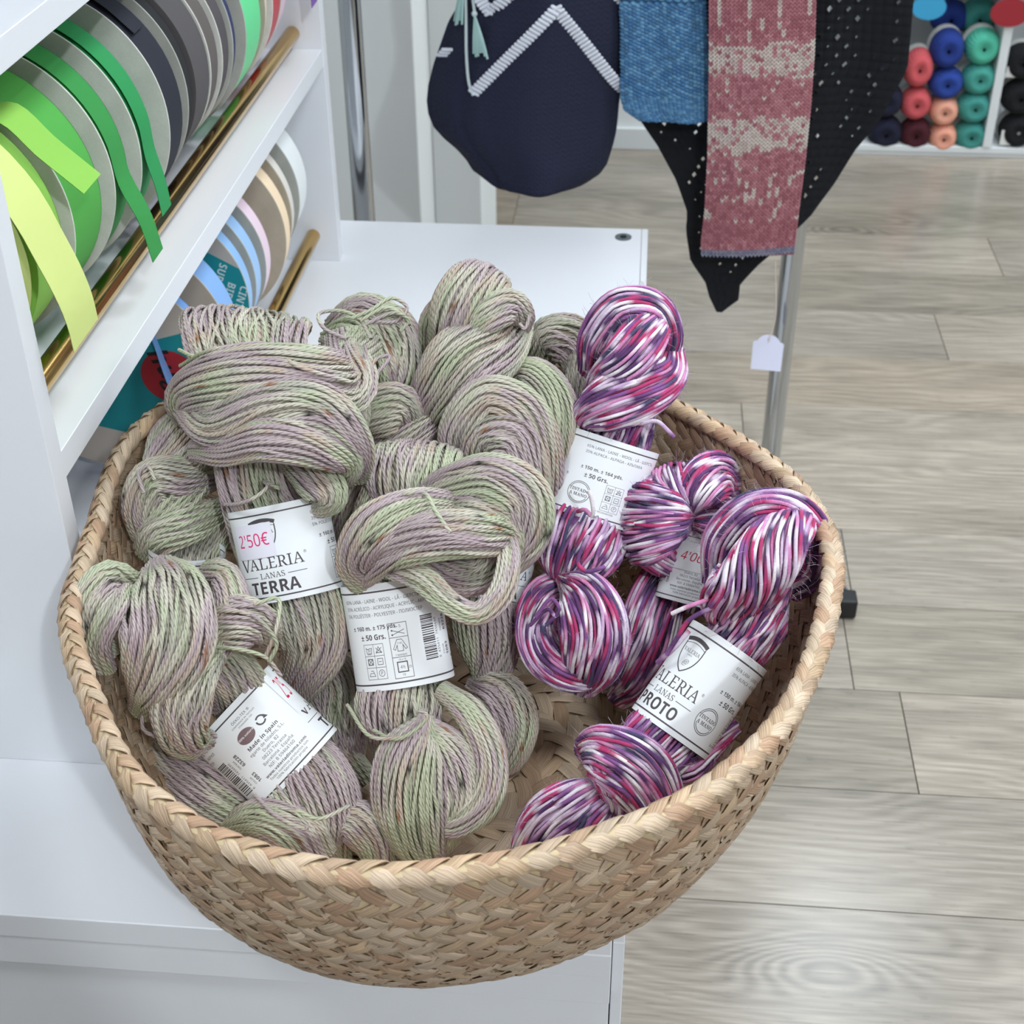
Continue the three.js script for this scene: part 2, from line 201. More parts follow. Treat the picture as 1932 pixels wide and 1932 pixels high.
reel({ z: -1.602, w: 0.02, y: 0.66, r: 0.106, color: srgb(228, 222, 214), label: 'ivory ribbon reel in the lower row', flange: cardTan });
reel({ z: -1.648, w: 0.05, y: 0.665, r: 0.106, color: srgb(244, 248, 248), satin: 1, label: 'white satin ribbon reel at the far end of the lower row', flange: cardGrey });
// a reel on the upper shelf lets a purple end hang into view
{ const t = reel({ z: -1.7, w: 0.03, y: 1.2, r: 0.108, color: srgb(132, 92, 170), label: 'purple ribbon end hanging at the far top of the shelf', tails: [{ path: [...arc(-0.522, 1.2, 0.108, 60, 5), [-0.403, 1.1], [-0.394, 1.0], [-0.393, 0.9], [-0.393, [-0.3934, 0.8749, -1.71][1]]], width: 0.03 }] }); t.userData.group = 'ribbon reels on the upper shelf'; }

// ---------------------------------------------------------------- garment rack and what hangs on it
const RZ = -2.05;
{
  const t = thing('garment_rack', 'chrome garment rack behind the white cabinet', 'rack', [-0.09, 0, RZ]);
  const chrome = std(srgb(196, 200, 204), 0.12, { metalness: 1 });
  const post = (x) => { const g = new THREE.CylinderGeometry(0.0165, 0.0165, 1.42, 32); g.translate(x + 0.09, 0.73, 0); mesh('post', g, chrome, t); };
  post(-0.419); post(0.232);
  for (const s of [[-0.419, -0.1, 0.09], [0.232, 0.092, 0.31]]) {
    mesh('foot_bar', tube([[s[0] + 0.09 - s[1] * 0.1, 0.022, -0.035], [s[0] + 0.09, 0.022, 0], [s[0] + 0.09 + s[1] * s[2] / 0.305, 0.022, s[2]]], 0.0115, 24, 12), chrome, t);
    for (const e of [[s[0] + 0.09 + s[1] * (s[2] + 0.015) / 0.305, s[2] + 0.015], [s[0] + 0.09 - s[1] * 0.1, -0.05]]) mesh('foot_cap', box(e[0] - 0.014, e[0] + 0.014, 0.002, 0.034, e[1] - 0.016, e[1] + 0.016, 0.004), std(srgb(22, 22, 24), 0.5), t);
  }
  const bar = new THREE.CylinderGeometry(0.0125, 0.0125, 0.68, 24); bar.rotateZ(Math.PI / 2); bar.translate(-0.0035, 1.44, 0); mesh('hanging_bar', bar, chrome, t);
}
// thick curved cloth panel from an outline function; each row: y, left x, right x, z; wave for drape
function panelMesh(rows, nx, ny, depthFn, thick) {
  const pos = [], uv = [], idx = []; const at = (v) => { const k = v * (rows.length - 1), i = Math.min(rows.length - 2, Math.floor(k)), f = k - i; return rows[i].map((a, j) => lerp(a, rows[i + 1][j], f)); };
  for (let s = 0; s < 2; s++) for (let j = 0; j <= ny; j++) for (let i = 0; i <= nx; i++) { const u = i / nx, v = j / ny, [y, l, r] = at(v); const x = lerp(l, r, u); const d = depthFn(u, v, x, y); const edge = Math.sqrt(Math.max(0, 1 - Math.pow(Math.abs(2 * u - 1), 6))); pos.push(x, y, (s ? d[0] - thick * edge : d[0]) + (s ? -d[1] : d[1]) * edge); uv.push(x, y); }
  const row = nx + 1, off = row * (ny + 1);
  for (let s = 0; s < 2; s++) for (let j = 0; j < ny; j++) for (let i = 0; i < nx; i++) { const a = s * off + j * row + i, b = a + 1, c = a + row, d = c + 1; if (s) idx.push(a, b, c, b, d, c); else idx.push(a, c, b, b, c, d); }
  for (let i = 0; i < nx; i++) for (const j of [0, ny]) { const a = j * row + i, b = a + 1; idx.push(a, b, a + off, b, b + off, a + off); }
  for (let j = 0; j < ny; j++) for (const i of [0, nx]) { const a = j * row + i, b = a + row; idx.push(a, b, a + off, b, b + off, a + off); }
  const g = new THREE.BufferGeometry(); g.setAttribute('position', new THREE.Float32BufferAttribute(pos, 3)); g.setAttribute('uv', new THREE.Float32BufferAttribute(uv, 2)); g.setIndex(idx); g.computeVertexNormals(); return g;
}
const knitFine = dataTexture(128, 128, (u, v) => { const c = u * 8 % 1, row = v * 10; const d = Math.abs(c - 0.5); const k = (row + d * 1.2) % 1; return 60 + 170 * Math.sin(Math.PI * k) * (0.6 + 0.4 * Math.sin(Math.PI * (c * 2 % 1))); }, false);
function knitBump(rx) { const t = knitFine.clone(); t.repeat.set(rx, rx); t.needsUpdate = true; return t; }
// navy knitted pouch with a white zigzag
{
  const Z = -2.0;
  const out = [[870,0,1184,0],[846,40,1185,40],[832,80,1183,80],[818,120,1178,120],[808,160,1172,160],[805,190,1168,190],[808,215,1166,215],[818,240,1163,240],[838,262,1158,262],[862,282,1152,282],[880,300,1145,300],[888,318,1130,318],[905,335,1108,335],[935,348,1085,346],[970,356,1055,352]];
  const pts = [[-0.2546, 0.8062, -2],[-0.2729, 0.7776, -2],[-0.2842, 0.7485, -2],[-0.2957, 0.719, -2],[-0.3044, 0.689, -2],[-0.3076, 0.6662, -2],[-0.3061, 0.6471, -2],[-0.2992, 0.6279, -2],[-0.2845, 0.611, -2],[-0.2666, 0.5957, -2],[-0.2532, 0.5802, -2],[-0.2443, 0.5644, -2],[-0.2267, 0.552, -2],[-0.2036, 0.5429, -2],[-0.1726, 0.5381, -2]];
  const rts = [[-0.0321, 0.8099, -2],[-0.0275, 0.7819, -2],[-0.0279, 0.7534, -2],[-0.0304, 0.7244, -2],[-0.0338, 0.6948, -2],[-0.036, 0.6723, -2],[-0.0368, 0.6534, -2],[-0.0384, 0.6342, -2],[-0.0416, 0.6171, -2],[-0.0456, 0.6015, -2],[-0.0497, 0.5856, -2],[-0.0599, 0.5695, -2],[-0.0764, 0.5562, -2],[-0.0954, 0.546, -2],[-0.13, 0.5393, -2]];
  const rows = [[1.34, -0.17, -0.12], [1.2, -0.24, -0.06], [1.0, -0.262, -0.04], ...pts.map((p, i) => [p[1], p[0], rts[i][0]])];
  const t = thing('knitted_pouch', 'navy knitted pouch with white zigzag hanging from the rack', 'knitted bag', [0, 0.5, Z]);
  const front = (u, v) => { const bulge = 0.062 * Math.pow(Math.sin(Math.PI * Math.min(1, Math.max(0, u))), 0.7) * (1 - 0.75 * smooth(0.86, 1, v)); const fold = -0.006 * Math.exp(-Math.pow((u - 0.2) / 0.035, 2)) + 0.004 * Math.sin(u * 14); return [0, bulge + fold]; };
  const g = panelMesh(rows, 60, 70, (u, v) => front(u, v), 0.004); g.translate(0, -0.5, 0);
  mesh('knit_body', g, std(srgb(24, 28, 52), 0.92, { bumpMap: knitBump(14), bumpScale: 0.0012 }), t);
  // white stitches follow the front surface
  const surf = (x, y) => { let i = 0; while (i < rows.length - 2 && rows[i + 1][0] > y) i++; const f = (y - rows[i][0]) / (rows[i + 1][0] - rows[i][0]); const l = lerp(rows[i][1], rows[i + 1][1], f), r = lerp(rows[i][2], rows[i + 1][2], f), v = (i + f) / (rows.length - 1); return front((x - l) / (r - l), v)[1]; };
  const stitch = new THREE.CapsuleGeometry(0.0027, 0.012, 3, 8); stitch.rotateZ(Math.PI / 2);
  const wool = std(srgb(214, 216, 226), 0.95);
  const line = (a, b, step, tilt) => { const n = Math.max(1, Math.round(Math.hypot(b[0] - a[0], b[1] - a[1]) / step)); for (let i = 0; i <= n; i++) { const x = lerp(a[0], b[0], i / n), y = lerp(a[1], b[1], i / n); const m = mesh('white_stitch', stitch, wool, t); m.position.set(x, y - 0.5, surf(x, y) + 0.001); m.rotation.z = tilt; } };
  const A = [-0.2343, 0.6953, -1.945], B = [-0.121, 0.8144, -1.94], C = [-0.0321, 0.6914, -1.97], D = [-0.2278, 0.8215, -1.945], E = [-0.2113, 0.8012, -1.945], F2 = [-0.1807, 0.8305, -1.945], G = [-0.04, 0.8179, -1.97], G2 = [-0.0283, 0.8029, -1.97], S0 = [-0.2807, 0.7359, -1.97], S1 = [-0.2731, 0.7448, -1.97];
  line(A, B, 0.0058, -0.5); line(B, C, 0.0058, 0.55); line(D, E, 0.0058, 0.5); line(E, F2, 0.0058, -0.5); line(G, G2, 0.0058, 0.5); line(S0, S1, 0.005, 0);
  // cord and tassels
  const cordMat = std(srgb(196, 208, 210), 0.9), mint = std(srgb(164, 196, 192), 0.85);
  const cord = (list, r, m) => mesh('cord', tube(list.map((p) => { const z = surf(p[0], p[1]); return [p[0], p[1] - 0.5, z + 0.004]; }), r, 40, 7), m, t);
  cord([[-0.2457, 0.8605, -1.95], [-0.2447, 0.7923, -1.95], [-0.2439, 0.7428, -1.95], [-0.2411, 0.7067, -1.95], [-0.2349, 0.6921, -1.95]], 0.0022, cordMat);
  cord([[-0.2284, 0.8632, -1.94], [-0.2343, 0.8228, -1.94], [-0.232, 0.7995, -1.94]], 0.0022, cordMat);
  const bead = new THREE.SphereGeometry(0.004, 12, 8); { const p = [-0.232, 0.7995, -1.94]; bead.translate(p[0], p[1] - 0.5, surf(p[0], p[1]) + 0.006); } mesh('bead', bead, cordMat, t);
  const tassel = (a, b, n, spread, r) => { for (let i = 0; i < n; i++) { const k = (i / (n - 1) - 0.5) * spread, q = [b[0] + k, b[1] + 0.004 * Math.sin(i * 5)]; const z0 = surf(a[0], a[1]) + 0.006, z1 = surf(q[0], q[1]) + 0.006; mesh('tassel_strand', tube([[a[0], a[1] - 0.5, z0], [(a[0] * 0.4 + q[0] * 0.6), (a[1] + q[1]) / 2 - 0.5, (z0 + z1) / 2 + 0.003], [q[0], q[1] - 0.5, z1]], r, 12, 6), mint, t); } };
  tassel([-0.2314, 0.7967, -1.94], [-0.2239, 0.7477, -1.94], 7, 0.02, 0.0017);
  tassel([-0.2461, 0.8377, -1.96], [-0.2561, 0.7836, -1.96], 6, 0.012, 0.0017);
}
// blue moss stitch scarf: rows of raised bumps on a folded panel
function bumpyScarf(name, label, rows, cell, Z, colors, seed, parentY) {
  const t = thing(name, label, 'scarf', [0, parentY, Z]); const r = rng(seed);
  const g = panelMesh(rows, 24, 60, (u) => [0, 0.012 * Math.sin(Math.PI * u) + 0.004 * Math.sin(u * 9 + 1)], 0.008); g.translate(0, -parentY, 0);
  mesh('cloth', g, std(colors[0], 0.95), t);
  const at = (v) => { const k = v * (rows.length - 1), i = Math.min(rows.length - 2, Math.floor(k)), f = k - i; return rows[i].map((a, j) => lerp(a, rows[i + 1][j], f)); };
  const C = new Collector(), H = rows[0][0] - rows[rows.length - 1][0], ny = Math.round(H / cell[1]);
  const unit = new THREE.SphereGeometry(1, 8, 5), up = unit.attributes.position, ui = unit.index.array;
  for (let j = 0; j <= ny; j++) { const v = j / ny, [y, l, rr] = at(v); const nx = Math.round((rr - l) / cell[0]); for (let i = 0; i < nx; i++) { const u = (i + (j % 2 ? 0.75 : 0.25)) / nx; if (u > 1) continue; const x = lerp(l, rr, u), z = 0.012 * Math.sin(Math.PI * u) + 0.004 * Math.sin(u * 9 + 1); const c = colors[1 + Math.floor(r() * (colors.length - 1))], base = C.count, sx = cell[0] * (0.42 + 0.12 * r()), sy = cell[1] * (0.4 + 0.1 * r()), tilt = -0.25 + 0.3 * (r() - 0.5); for (let k = 0; k < up.count; k++) { const a = up.getX(k), b = up.getY(k), d = up.getZ(k); C.vertex(x + (a * Math.cos(tilt) * sx - b * Math.sin(tilt) * sy), y - parentY + (a * Math.sin(tilt) * sx + b * Math.cos(tilt) * sy), z + 0.001 + d * 0.005, a / sx, b / sy, d / 0.005, x * 100, y * 100, c.r, c.g, c.b); } for (const k of ui) C.i.push(base + k); } }
  const k = mesh('raised_stitches', C.geometry(false), std(0xffffff, 0.95, { vertexColors: true }), t); k.userData.kind = 'stuff'; return t;
}
{
  const L = [[-0.0389, 0.8138], [-0.036, 0.7719], [-0.0345, 0.729], [-0.033, 0.6849], [-0.0265, 0.6664], [-0.0076, 0.654]], Rr = [[0.0748, 0.8157], [0.079, 0.7741], [0.0834, 0.7314], [0.0864, 0.6876], [0.088, 0.6638], [0.0887, 0.6533]];
  const rows = [[1.42, -0.02, 0.1], [1.1, -0.03, 0.09], ...L.map((p, i) => [p[1], p[0], Rr[i][0]])];
  bumpyScarf('blue_scarf', 'blue moss stitch scarf hanging between the navy pouch and pink scarf', rows, [0.0108, 0.0064], -1.985, [srgb(80, 126, 166), srgb(84, 130, 170), srgb(66, 112, 156), srgb(98, 144, 178), srgb(72, 112, 148)], 12, 0.62);
}
// pink and cream stockinette scarf: a V for every stitch
{
  const Z = -1.96, Y0 = 0.42;
  const L = [[0.0773, 0.8225], [0.0821, 0.7533], [0.0863, 0.6813], [0.09, 0.6061], [0.0915, 0.5276], [0.0895, 0.4787], [0.0907, 0.4605]], Rr = [[0.2163, 0.8248], [0.2218, 0.7561], [0.2246, 0.6845], [0.2254, 0.6097], [0.2241, 0.5316], [0.2241, 0.4872], [0.2242, 0.4716]];
  const rows = [[1.44, 0.085, 0.215], [1.2, 0.082, 0.22], ...L.map((p, i) => [(p[1] + Rr[i][1]) / 2, p[0], Rr[i][0]])];
  const t = thing('knitted_scarf', 'dusty pink and cream speckled knitted scarf on the rack', 'scarf', [0, Y0, Z]);
  const at = (v) => { const k = v * (rows.length - 1), i = Math.min(rows.length - 2, Math.floor(k)), f = k - i; return rows[i].map((a, j) => lerp(a, rows[i + 1][j], f)); };
  const dz = (u) => 0.008 * Math.sin(Math.PI * u);
  const g = panelMesh(rows, 20, 60, (u) => [0, dz(u)], 0.01); g.translate(0, -Y0, 0); mesh('cloth', g, std(srgb(150, 92, 100), 0.95), t);
  const C = new Collector(), r = rng(77), nx = 25, yTop = rows[0][0], yBot = rows[rows.length - 1][0], ch = 0.0052, ny = Math.round((yTop - yBot) / ch);
  const rose = [srgb(184, 122, 130), srgb(192, 130, 138), srgb(172, 108, 118)], cream = [srgb(216, 204, 196), srgb(206, 192, 184), srgb(222, 212, 204)], pale = [srgb(206, 150, 156), srgb(196, 138, 146)], grey = [srgb(150, 152, 170), srgb(132, 136, 160)];
  const unit = new THREE.SphereGeometry(1, 7, 4), up = unit.attributes.position, ui = unit.index.array;
  const rowY = []; for (let i = 0; i < 400; i++) rowY.push(lerp(1.44, 1.2, 0));
  const vOf = (y) => { let i = 0; while (i < rows.length - 2 && rows[i + 1][0] > y) i++; return (i + (y - rows[i][0]) / (rows[i + 1][0] - rows[i][0])) / (rows.length - 1); };
  const bottom = (u) => lerp(rows[rows.length - 1][0] - 0.004, rows[rows.length - 1][0] + 0.006, u);
  for (let j = 0; j <= ny; j++) for (let i = 0; i < nx; i++) {
    const u = (i + 0.5) / nx, y = lerp(yTop, bottom(u), j / ny), [, l, rr] = at(vOf(y)), x = lerp(l, rr, u), w = (rr - l) / nx, d = y - bottom(u);
    const nz = noise2(i * 0.35, j * 0.22, 7), n2 = hash2(i, j, 91);
    // dyed bands measured from the lower hem
    let c; const band = (a, b) => d > a + 0.012 * (nz - 0.5) && d < b + 0.012 * (nz - 0.5);
    if (d < 0.009) c = grey; else if (d < 0.022) c = n2 < 0.15 ? pale : rose; else if (d < 0.05) c = rose;
    else if (band(0.155, 0.2) || band(0.255, 0.3) || band(0.43, 0.48) || band(0.56, 0.62)) c = n2 < 0.72 ? cream : n2 < 0.88 ? pale : rose;
    else if (d > 0.335 && d < 0.43) c = (Math.abs(((i + 1.5) % 7) - 3.5) < 1 && nz > 0.25) ? cream : rose;
    else if (band(0.12, 0.255)) c = n2 < 0.3 ? pale : n2 < 0.36 ? cream : rose;
    else { const diag = hash2(i + Math.floor(j / 3), Math.floor((j - i) / 3), 5); c = diag > 0.86 ? cream : n2 < 0.12 ? pale : rose; }
    const col = c[Math.floor(r() * c.length)];
    for (const s of [-1, 1]) { const base = C.count, tilt = s * 0.42, sx = w * 0.2, sy = ch * 0.8; for (let k = 0; k < up.count; k++) { const a = up.getX(k), b = up.getY(k), e = up.getZ(k); C.vertex(x + s * w * 0.23 + (a * Math.cos(-tilt) * sx - b * Math.sin(-tilt) * sy), y - Y0 + (a * Math.sin(-tilt) * sx + b * Math.cos(-tilt) * sy), dz(u) + e * 0.003, a, b, e, 0, 0, col.r, col.g, col.b); } for (const k of ui) C.i.push(base + k); }
  }
  const k = mesh('knit_stitches', C.geometry(false), std(0xffffff, 0.95, { vertexColors: true }), t); k.userData.kind = 'stuff';
}
// tag on a thread under the pink scarf
{
  const t = thing('price_tag', 'small blank lilac white paper tag hanging below the pink scarf', 'tag', [0.2018, 0.3007, -1.97]);
  const s = new THREE.Shape(); const w = 0.0225, h = 0.027; s.moveTo(-w, -h); s.lineTo(w, -h); s.lineTo(w * 1.02, h * 0.5); s.quadraticCurveTo(w * 0.95, h * 0.62, w * 0.75, h * 0.62); s.quadraticCurveTo(w * 0.5, h, 0, h); s.quadraticCurveTo(-w * 0.5, h, -w * 0.75, h * 0.62); s.quadraticCurveTo(-w * 0.95, h * 0.62, -w * 1.02, h * 0.5); s.lineTo(-w, -h);
  const hole = new THREE.Path(); hole.absarc(0, h * 0.72, 0.0018, 0, 7, true); s.holes.push(hole);
  const g = new THREE.ExtrudeGeometry(s, { depth: 0.0005, bevelEnabled: false, curveSegments: 12 }); g.rotateX(-0.35); g.rotateY(-0.12); mesh('paper', g, std(srgb(216, 216, 236), 0.8), t);
  const a = [0.1995, 0.4512, -1.97], o = [0.2018, 0.3007, -1.97]; mesh('thread', tube([[0, 0.019, 0.002], [0.006, 0.06, 0.002], [a[0] - o[0], a[1] - o[1], 0]], 0.0007, 20, 6), std(srgb(226, 206, 200), 0.8), t);
}
// black crochet shawl: net of holes
{
  const Z = -2.014, Y0 = 0.33;
  const Lp = [[-0.0323, 0.8061], [-0.0255, 0.7201], [-0.0114, 0.6437], [0.0206, 0.5995], [0.0501, 0.5445], [0.0696, 0.4876], [0.0688, 0.4624], [0.0784, 0.4201], [0.1028, 0.3861], [0.111, 0.3599], [0.1236, 0.3406]], Rp = [[0.3488, 0.8124], [0.3541, 0.7278], [0.3273, 0.6518], [0.3002, 0.6067], [0.2766, 0.5549], [0.2473, 0.5137], [0.2198, 0.484], [0.1781, 0.432], [0.1552, 0.3967], [0.1549, 0.3703], [0.1317, 0.3392]];
  const rows = [[1.42, 0.0, 0.3], [1.1, -0.02, 0.34], ...Lp.map((p, i) => [(p[1] + Rp[i][1]) / 2, p[0], Rp[i][0]])];
  const t = thing('crochet_shawl', 'black openwork crochet shawl hanging in a point behind the pink scarf', 'shawl', [0.13, Y0, Z]);
  const yT = rows[0][0], yB = rows[rows.length - 1][0], cell = 0.0125, ny = Math.round((yT - yB) / cell);
  const span = (y) => { let i = 0; while (i < rows.length - 2 && rows[i + 1][0] > y) i++; const f = (y - rows[i][0]) / (rows[i + 1][0] - rows[i][0]); return [lerp(rows[i][1], rows[i + 1][1], f), lerp(rows[i][2], rows[i + 1][2], f)]; };
  const C = new Collector(), r = rng(404), th = 0.004;
  const fold = (x, y) => 0.006 * Math.sin(x * 26 + y * 6) + 0.003 * Math.sin(x * 61 - y * 9);
  for (let j = 0; j < ny; j++) { const y1 = lerp(yT, yB, j / ny), y0 = lerp(yT, yB, (j + 1) / ny), [l1, r1] = span(y1), [l0, r0] = span(y0), nx = Math.max(2, Math.round((r1 - l1) / cell));
    for (let i = 0; i < nx; i++) { const P = [[lerp(l0, r0, i / nx), y0], [lerp(l0, r0, (i + 1) / nx), y0], [lerp(l1, r1, (i + 1) / nx), y1], [lerp(l1, r1, i / nx), y1]]; const cx = (P[0][0] + P[1][0] + P[2][0] + P[3][0]) / 4, cy = (y0 + y1) / 2; const col = noise2(i * 0.6, j * 0.35, 3); const open = ((i + (j % 2)) % 2 === 0) && i > 0 && i < nx - 1 && y1 < 0.86 && j < ny - 5 && (col > 0.36); const s = open ? 0.3 + 0.38 * r() : 0; const ang = 0.5 * (r() - 0.5), Q = P.map((p, k) => { const a = k / 4; let qx = cx + (k % 2 ? 0 : (k ? 1 : -1)) * cell * 0.5 * s, qy = cy + (k % 2 ? (k === 3 ? 1 : -1) : 0) * cell * 0.62 * s; return [qx + (qy - cy) * ang, qy]; });
      const put = (p, f, lift) => C.vertex(p[0] - 0.13, p[1] - Y0, fold(p[0], p[1]) + (f ? th / 2 + lift : -th / 2 - lift), 0, 0, f ? 1 : -1, p[0] * 60, p[1] * 60);
      for (const f of [1, 0]) { const o = P.map((p) => put(p, f, -0.0012)), q = s ? Q.map((p) => put(p, f, 0.0008)) : null; if (q) for (let k = 0; k < 4; k++) { const m = (k + 1) % 4; if (f) C.i.push(o[k], o[m], q[m], o[k], q[m], q[k]); else C.i.push(o[k], q[m], o[m], o[k], q[k], q[m]); } else { const m = put([cx, cy], f, 0.0018); for (let k = 0; k < 4; k++) { const n = (k + 1) % 4; if (f) C.i.push(o[k], o[n], m); else C.i.push(o[n], o[k], m); } } }
      if (s) { const a = Q.map((p) => put(p, 1, 0.0008)), b = Q.map((p) => put(p, 0, 0.0008)); for (let k = 0; k < 4; k++) { const n = (k + 1) % 4; C.i.push(a[k], a[n], b[n], a[k], b[n], b[k]); } }
    } }
  mesh('crochet_net', C.geometry(false), std(srgb(14, 15, 22), 0.95, { side: THREE.DoubleSide }), t);
}
// ---------------------------------------------------------------- far yarn shelf
{
  const t = thing('yarn_shelf', 'white yarn cubby shelf against the far wall', 'shelf', [1.1, 0, -3.8]);
  const add = (name, g, m = white) => { g.translate(-1.1, 0, 3.8); return mesh(name, g, m, t); };
  add('plinth', box(0.34, 2.2, 0, 0.012, -3.98, -3.615, 0.002));
  add('shelf_board', box(0.34, 2.2, 0.012, 0.028, -3.99, -3.61, 0.002));
  add('back_panel', box(0.34, 2.2, 0.028, 1.9, -4.0, -3.985));
  for (const x of [0.34, 0.849, 1.38, 1.91]) add('upright', box(x, x + 0.022, 0.028, 1.9, -3.985, -3.607, 0.002));
  for (const y of [0.42, 0.8, 1.18, 1.56]) add('shelf_board', box(0.362, 2.2, y, y + 0.02, -3.985, -3.607, 0.002));
  const oval = (p, m, w, h) => { const g = new THREE.CylinderGeometry(1, 1, 0.004, 40); g.rotateX(Math.PI / 2); g.scale(w, h, 1); g.translate(p[0], p[1], p[2]); return add('shelf_sign', g, m); };
  oval([0.6644, 0.3725, -3.6], std(srgb(60, 164, 212), 0.5), 0.04, 0.029).userData.label = 'sky blue oval shelf sign';
  oval([0.8549, 0.3633, -3.6], std(srgb(160, 36, 48), 0.5), 0.046, 0.033).userData.label = 'red oval shelf sign';
}
{
  const fiber = dataTexture(256, 64, (u, v) => { const s = Math.sin((u * 26 + Math.sin(v * 6.283) * 0.6) * 6.2832) * 0.5 + 0.5; return 60 + 150 * s + 40 * hash2(Math.floor(u * 256), Math.floor(v * 64), 2); }, false);
  const prof = []; for (let i = 0; i <= 24; i++) { const a = -Math.PI / 2 + Math.PI * i / 24, c = Math.cos(a), s = Math.sin(a); const rr = 0.0075 + 0.036 * Math.pow(Math.abs(c), 0.62); prof.push(new THREE.Vector2(i === 0 || i === 24 ? 0.004 : rr, 0.052 * s - 0.01 * Math.sign(s) * Math.exp(-Math.pow(rr / 0.014, 2)))); }
  const g = new THREE.LatheGeometry(prof, 40); g.rotateX(Math.PI / 2);
  const band = new THREE.CylinderGeometry(0.0437, 0.0437, 0.03, 32, 1, true); band.rotateX(Math.PI / 2);
  const paper = std(srgb(232, 232, 228), 0.7, { side: THREE.DoubleSide });
  const ball = (p, color, label, group, sx = 1, sy = 1) => { const t = thing('yarn_ball', label, 'yarn ball', p, group); const m = mesh('wound_yarn', g, new THREE.MeshStandardMaterial({ color, roughness: 0.95, bumpMap: fiber, bumpScale: 0.0016 }), t); const b = mesh('paper_band', band, paper, t); b.position.z = -0.012; t.scale.set(sx, sy, 1); return t; };
  const B = 'balls of yarn on the far shelf';
  const Zc = -3.675;
  ball([0.8131, 0.2701, -3.658], srgb(84, 188, 160), 'bright mint yarn ball on top of the green stack', B, 0.98, 1.02);
  ball([0.8173, 0.1932, -3.658], srgb(72, 158, 146), 'sea green yarn ball second from the top of the green stack', B, 0.98, 0.94);
  ball([0.8179, 0.1211, -3.658], srgb(68, 150, 142), 'sea green yarn ball second from the bottom of the green stack', B, 1.0, 0.94);
  ball([0.8209, 0.0488, -3.658], srgb(64, 142, 134), 'sea green yarn ball at the bottom of the green stack', B, 0.98, 0.92);
  ball([0.7302, 0.2634, -3.658], srgb(34, 58, 138), 'royal blue yarn ball at the top of the blue stack', B, 0.96, 1.1);
  ball([0.7409, 0.1797, -3.658], srgb(40, 68, 152), 'royal blue yarn ball squashed above the peach ones', B, 0.98, 0.92);
  ball([0.7454, 0.11, -3.658], srgb(238, 168, 144), 'peach yarn ball just under the blue ones', B, 0.86, 0.86);
  ball([0.7534, 0.043, -3.658], srgb(240, 166, 142), 'peach yarn ball at the bottom of its stack', B, 0.84, 0.86);
  ball([0.6684, 0.2152, -3.658], srgb(214, 92, 98), 'coral yarn ball, upper one', B, 0.86, 1.1);
  ball([0.6748, 0.1273, -3.658], srgb(206, 88, 94), 'coral yarn ball, lower one', B, 0.9, 0.96);
  ball([0.6836, 0.0496, -3.658], srgb(70, 18, 32), 'dark burgundy yarn ball under the coral ones', B, 0.92, 0.96);
  ball([0.6093, 0.0505, -3.658], srgb(20, 22, 46), 'dark navy yarn ball at the shelf bottom beside the shawl', B, 1.0, 0.98);
  ball([0.6008, 0.1324, -3.658], srgb(22, 24, 48), 'dark navy yarn ball second in its stack, half behind the shawl', B, 1.0, 0.98);
  ball([0.5924, 0.2136, -3.658], srgb(22, 24, 46), 'dark navy yarn ball at the top of its stack behind the shawl', B, 1.0, 0.98);
  ball([0.8133, 0.3104, -3.76], srgb(68, 150, 142), 'sea green yarn ball set back behind the mint one', B, 1.1, 1.1);
  ball([0.745, 0.3092, -3.76], srgb(34, 58, 138), 'royal blue yarn ball set back behind the blue stack', B, 1.1, 1.0);
  for (const [p, l] of [[[0.9334, 0.0653, -3.658], 'black yarn ball at the bottom right edge of the picture'], [[0.923, 0.149, -3.658], 'black yarn ball second from the bottom at the right edge'], [[0.9133, 0.2358, -3.658], 'black yarn ball third from the bottom at the right edge']]) ball(p, srgb(16, 17, 22), l, 'black balls of yarn on the far shelf', 1.02, 1.0);
  const tag = (p, w, h, label) => { const t = thing('paper_label', label, 'paper label', p); mesh('paper', box(-w / 2, w / 2, -h / 2, h / 2, -0.0005, 0.0005), paper, t); };
  tag([0.9178, 0.052, -3.618], 0.052, 0.038, 'white paper label on the bottom black yarn'); tag([0.8927, 0.2168, -3.618], 0.034, 0.026, 'small white paper label on the upper black yarn');
}

// ---------------------------------------------------------------- the woven basket
const BC = [-0.118, -0.822], RIM_Y = 0.75;
const RIM = [[-180, .261], [-171, .260], [-164, .263], [-157, .266], [-149, .2675], [-136, .2745], [-126, .288], [-118, .2965], [-110, .301], [-99, .3035], [-90, .3025], [-83, .2995], [-75, .297], [-66, .2915], [-55, .2865], [-45, .2775], [-36, .2705], [-25, .2625], [-11, .259], [0, .261], [20, .259], [39, .2545], [53, .255], [75, .262], [100, .274], [130, .286], [148, .289], [159, .285], [172, .27], [180, .261]];
function rimRadius(a) { let d = a / R; d = ((d + 180) % 360 + 360) % 360 - 180; let i = 0; while (i < RIM.length - 2 && RIM[i + 1][0] < d) i++; const p0 = RIM[Math.max(0, i - 1)][1], p1 = RIM[i][1], p2 = RIM[i + 1][1], p3 = RIM[Math.min(RIM.length - 1, i + 2)][1], t = (d - RIM[i][0]) / (RIM[i + 1][0] - RIM[i][0]); return 0.5 * (2 * p1 + (p2 - p0) * t + (2 * p0 - 5 * p1 + 4 * p2 - p3) * t * t + (3 * p1 - p0 - 3 * p2 + p3) * t * t * t); }
const rimLift = (a) => 0.012 * Math.exp(-Math.pow((((a / R) - 140 + 540) % 360 - 180) / 30, 2)) + 0.0025 * Math.sin(a * 5 + 1);
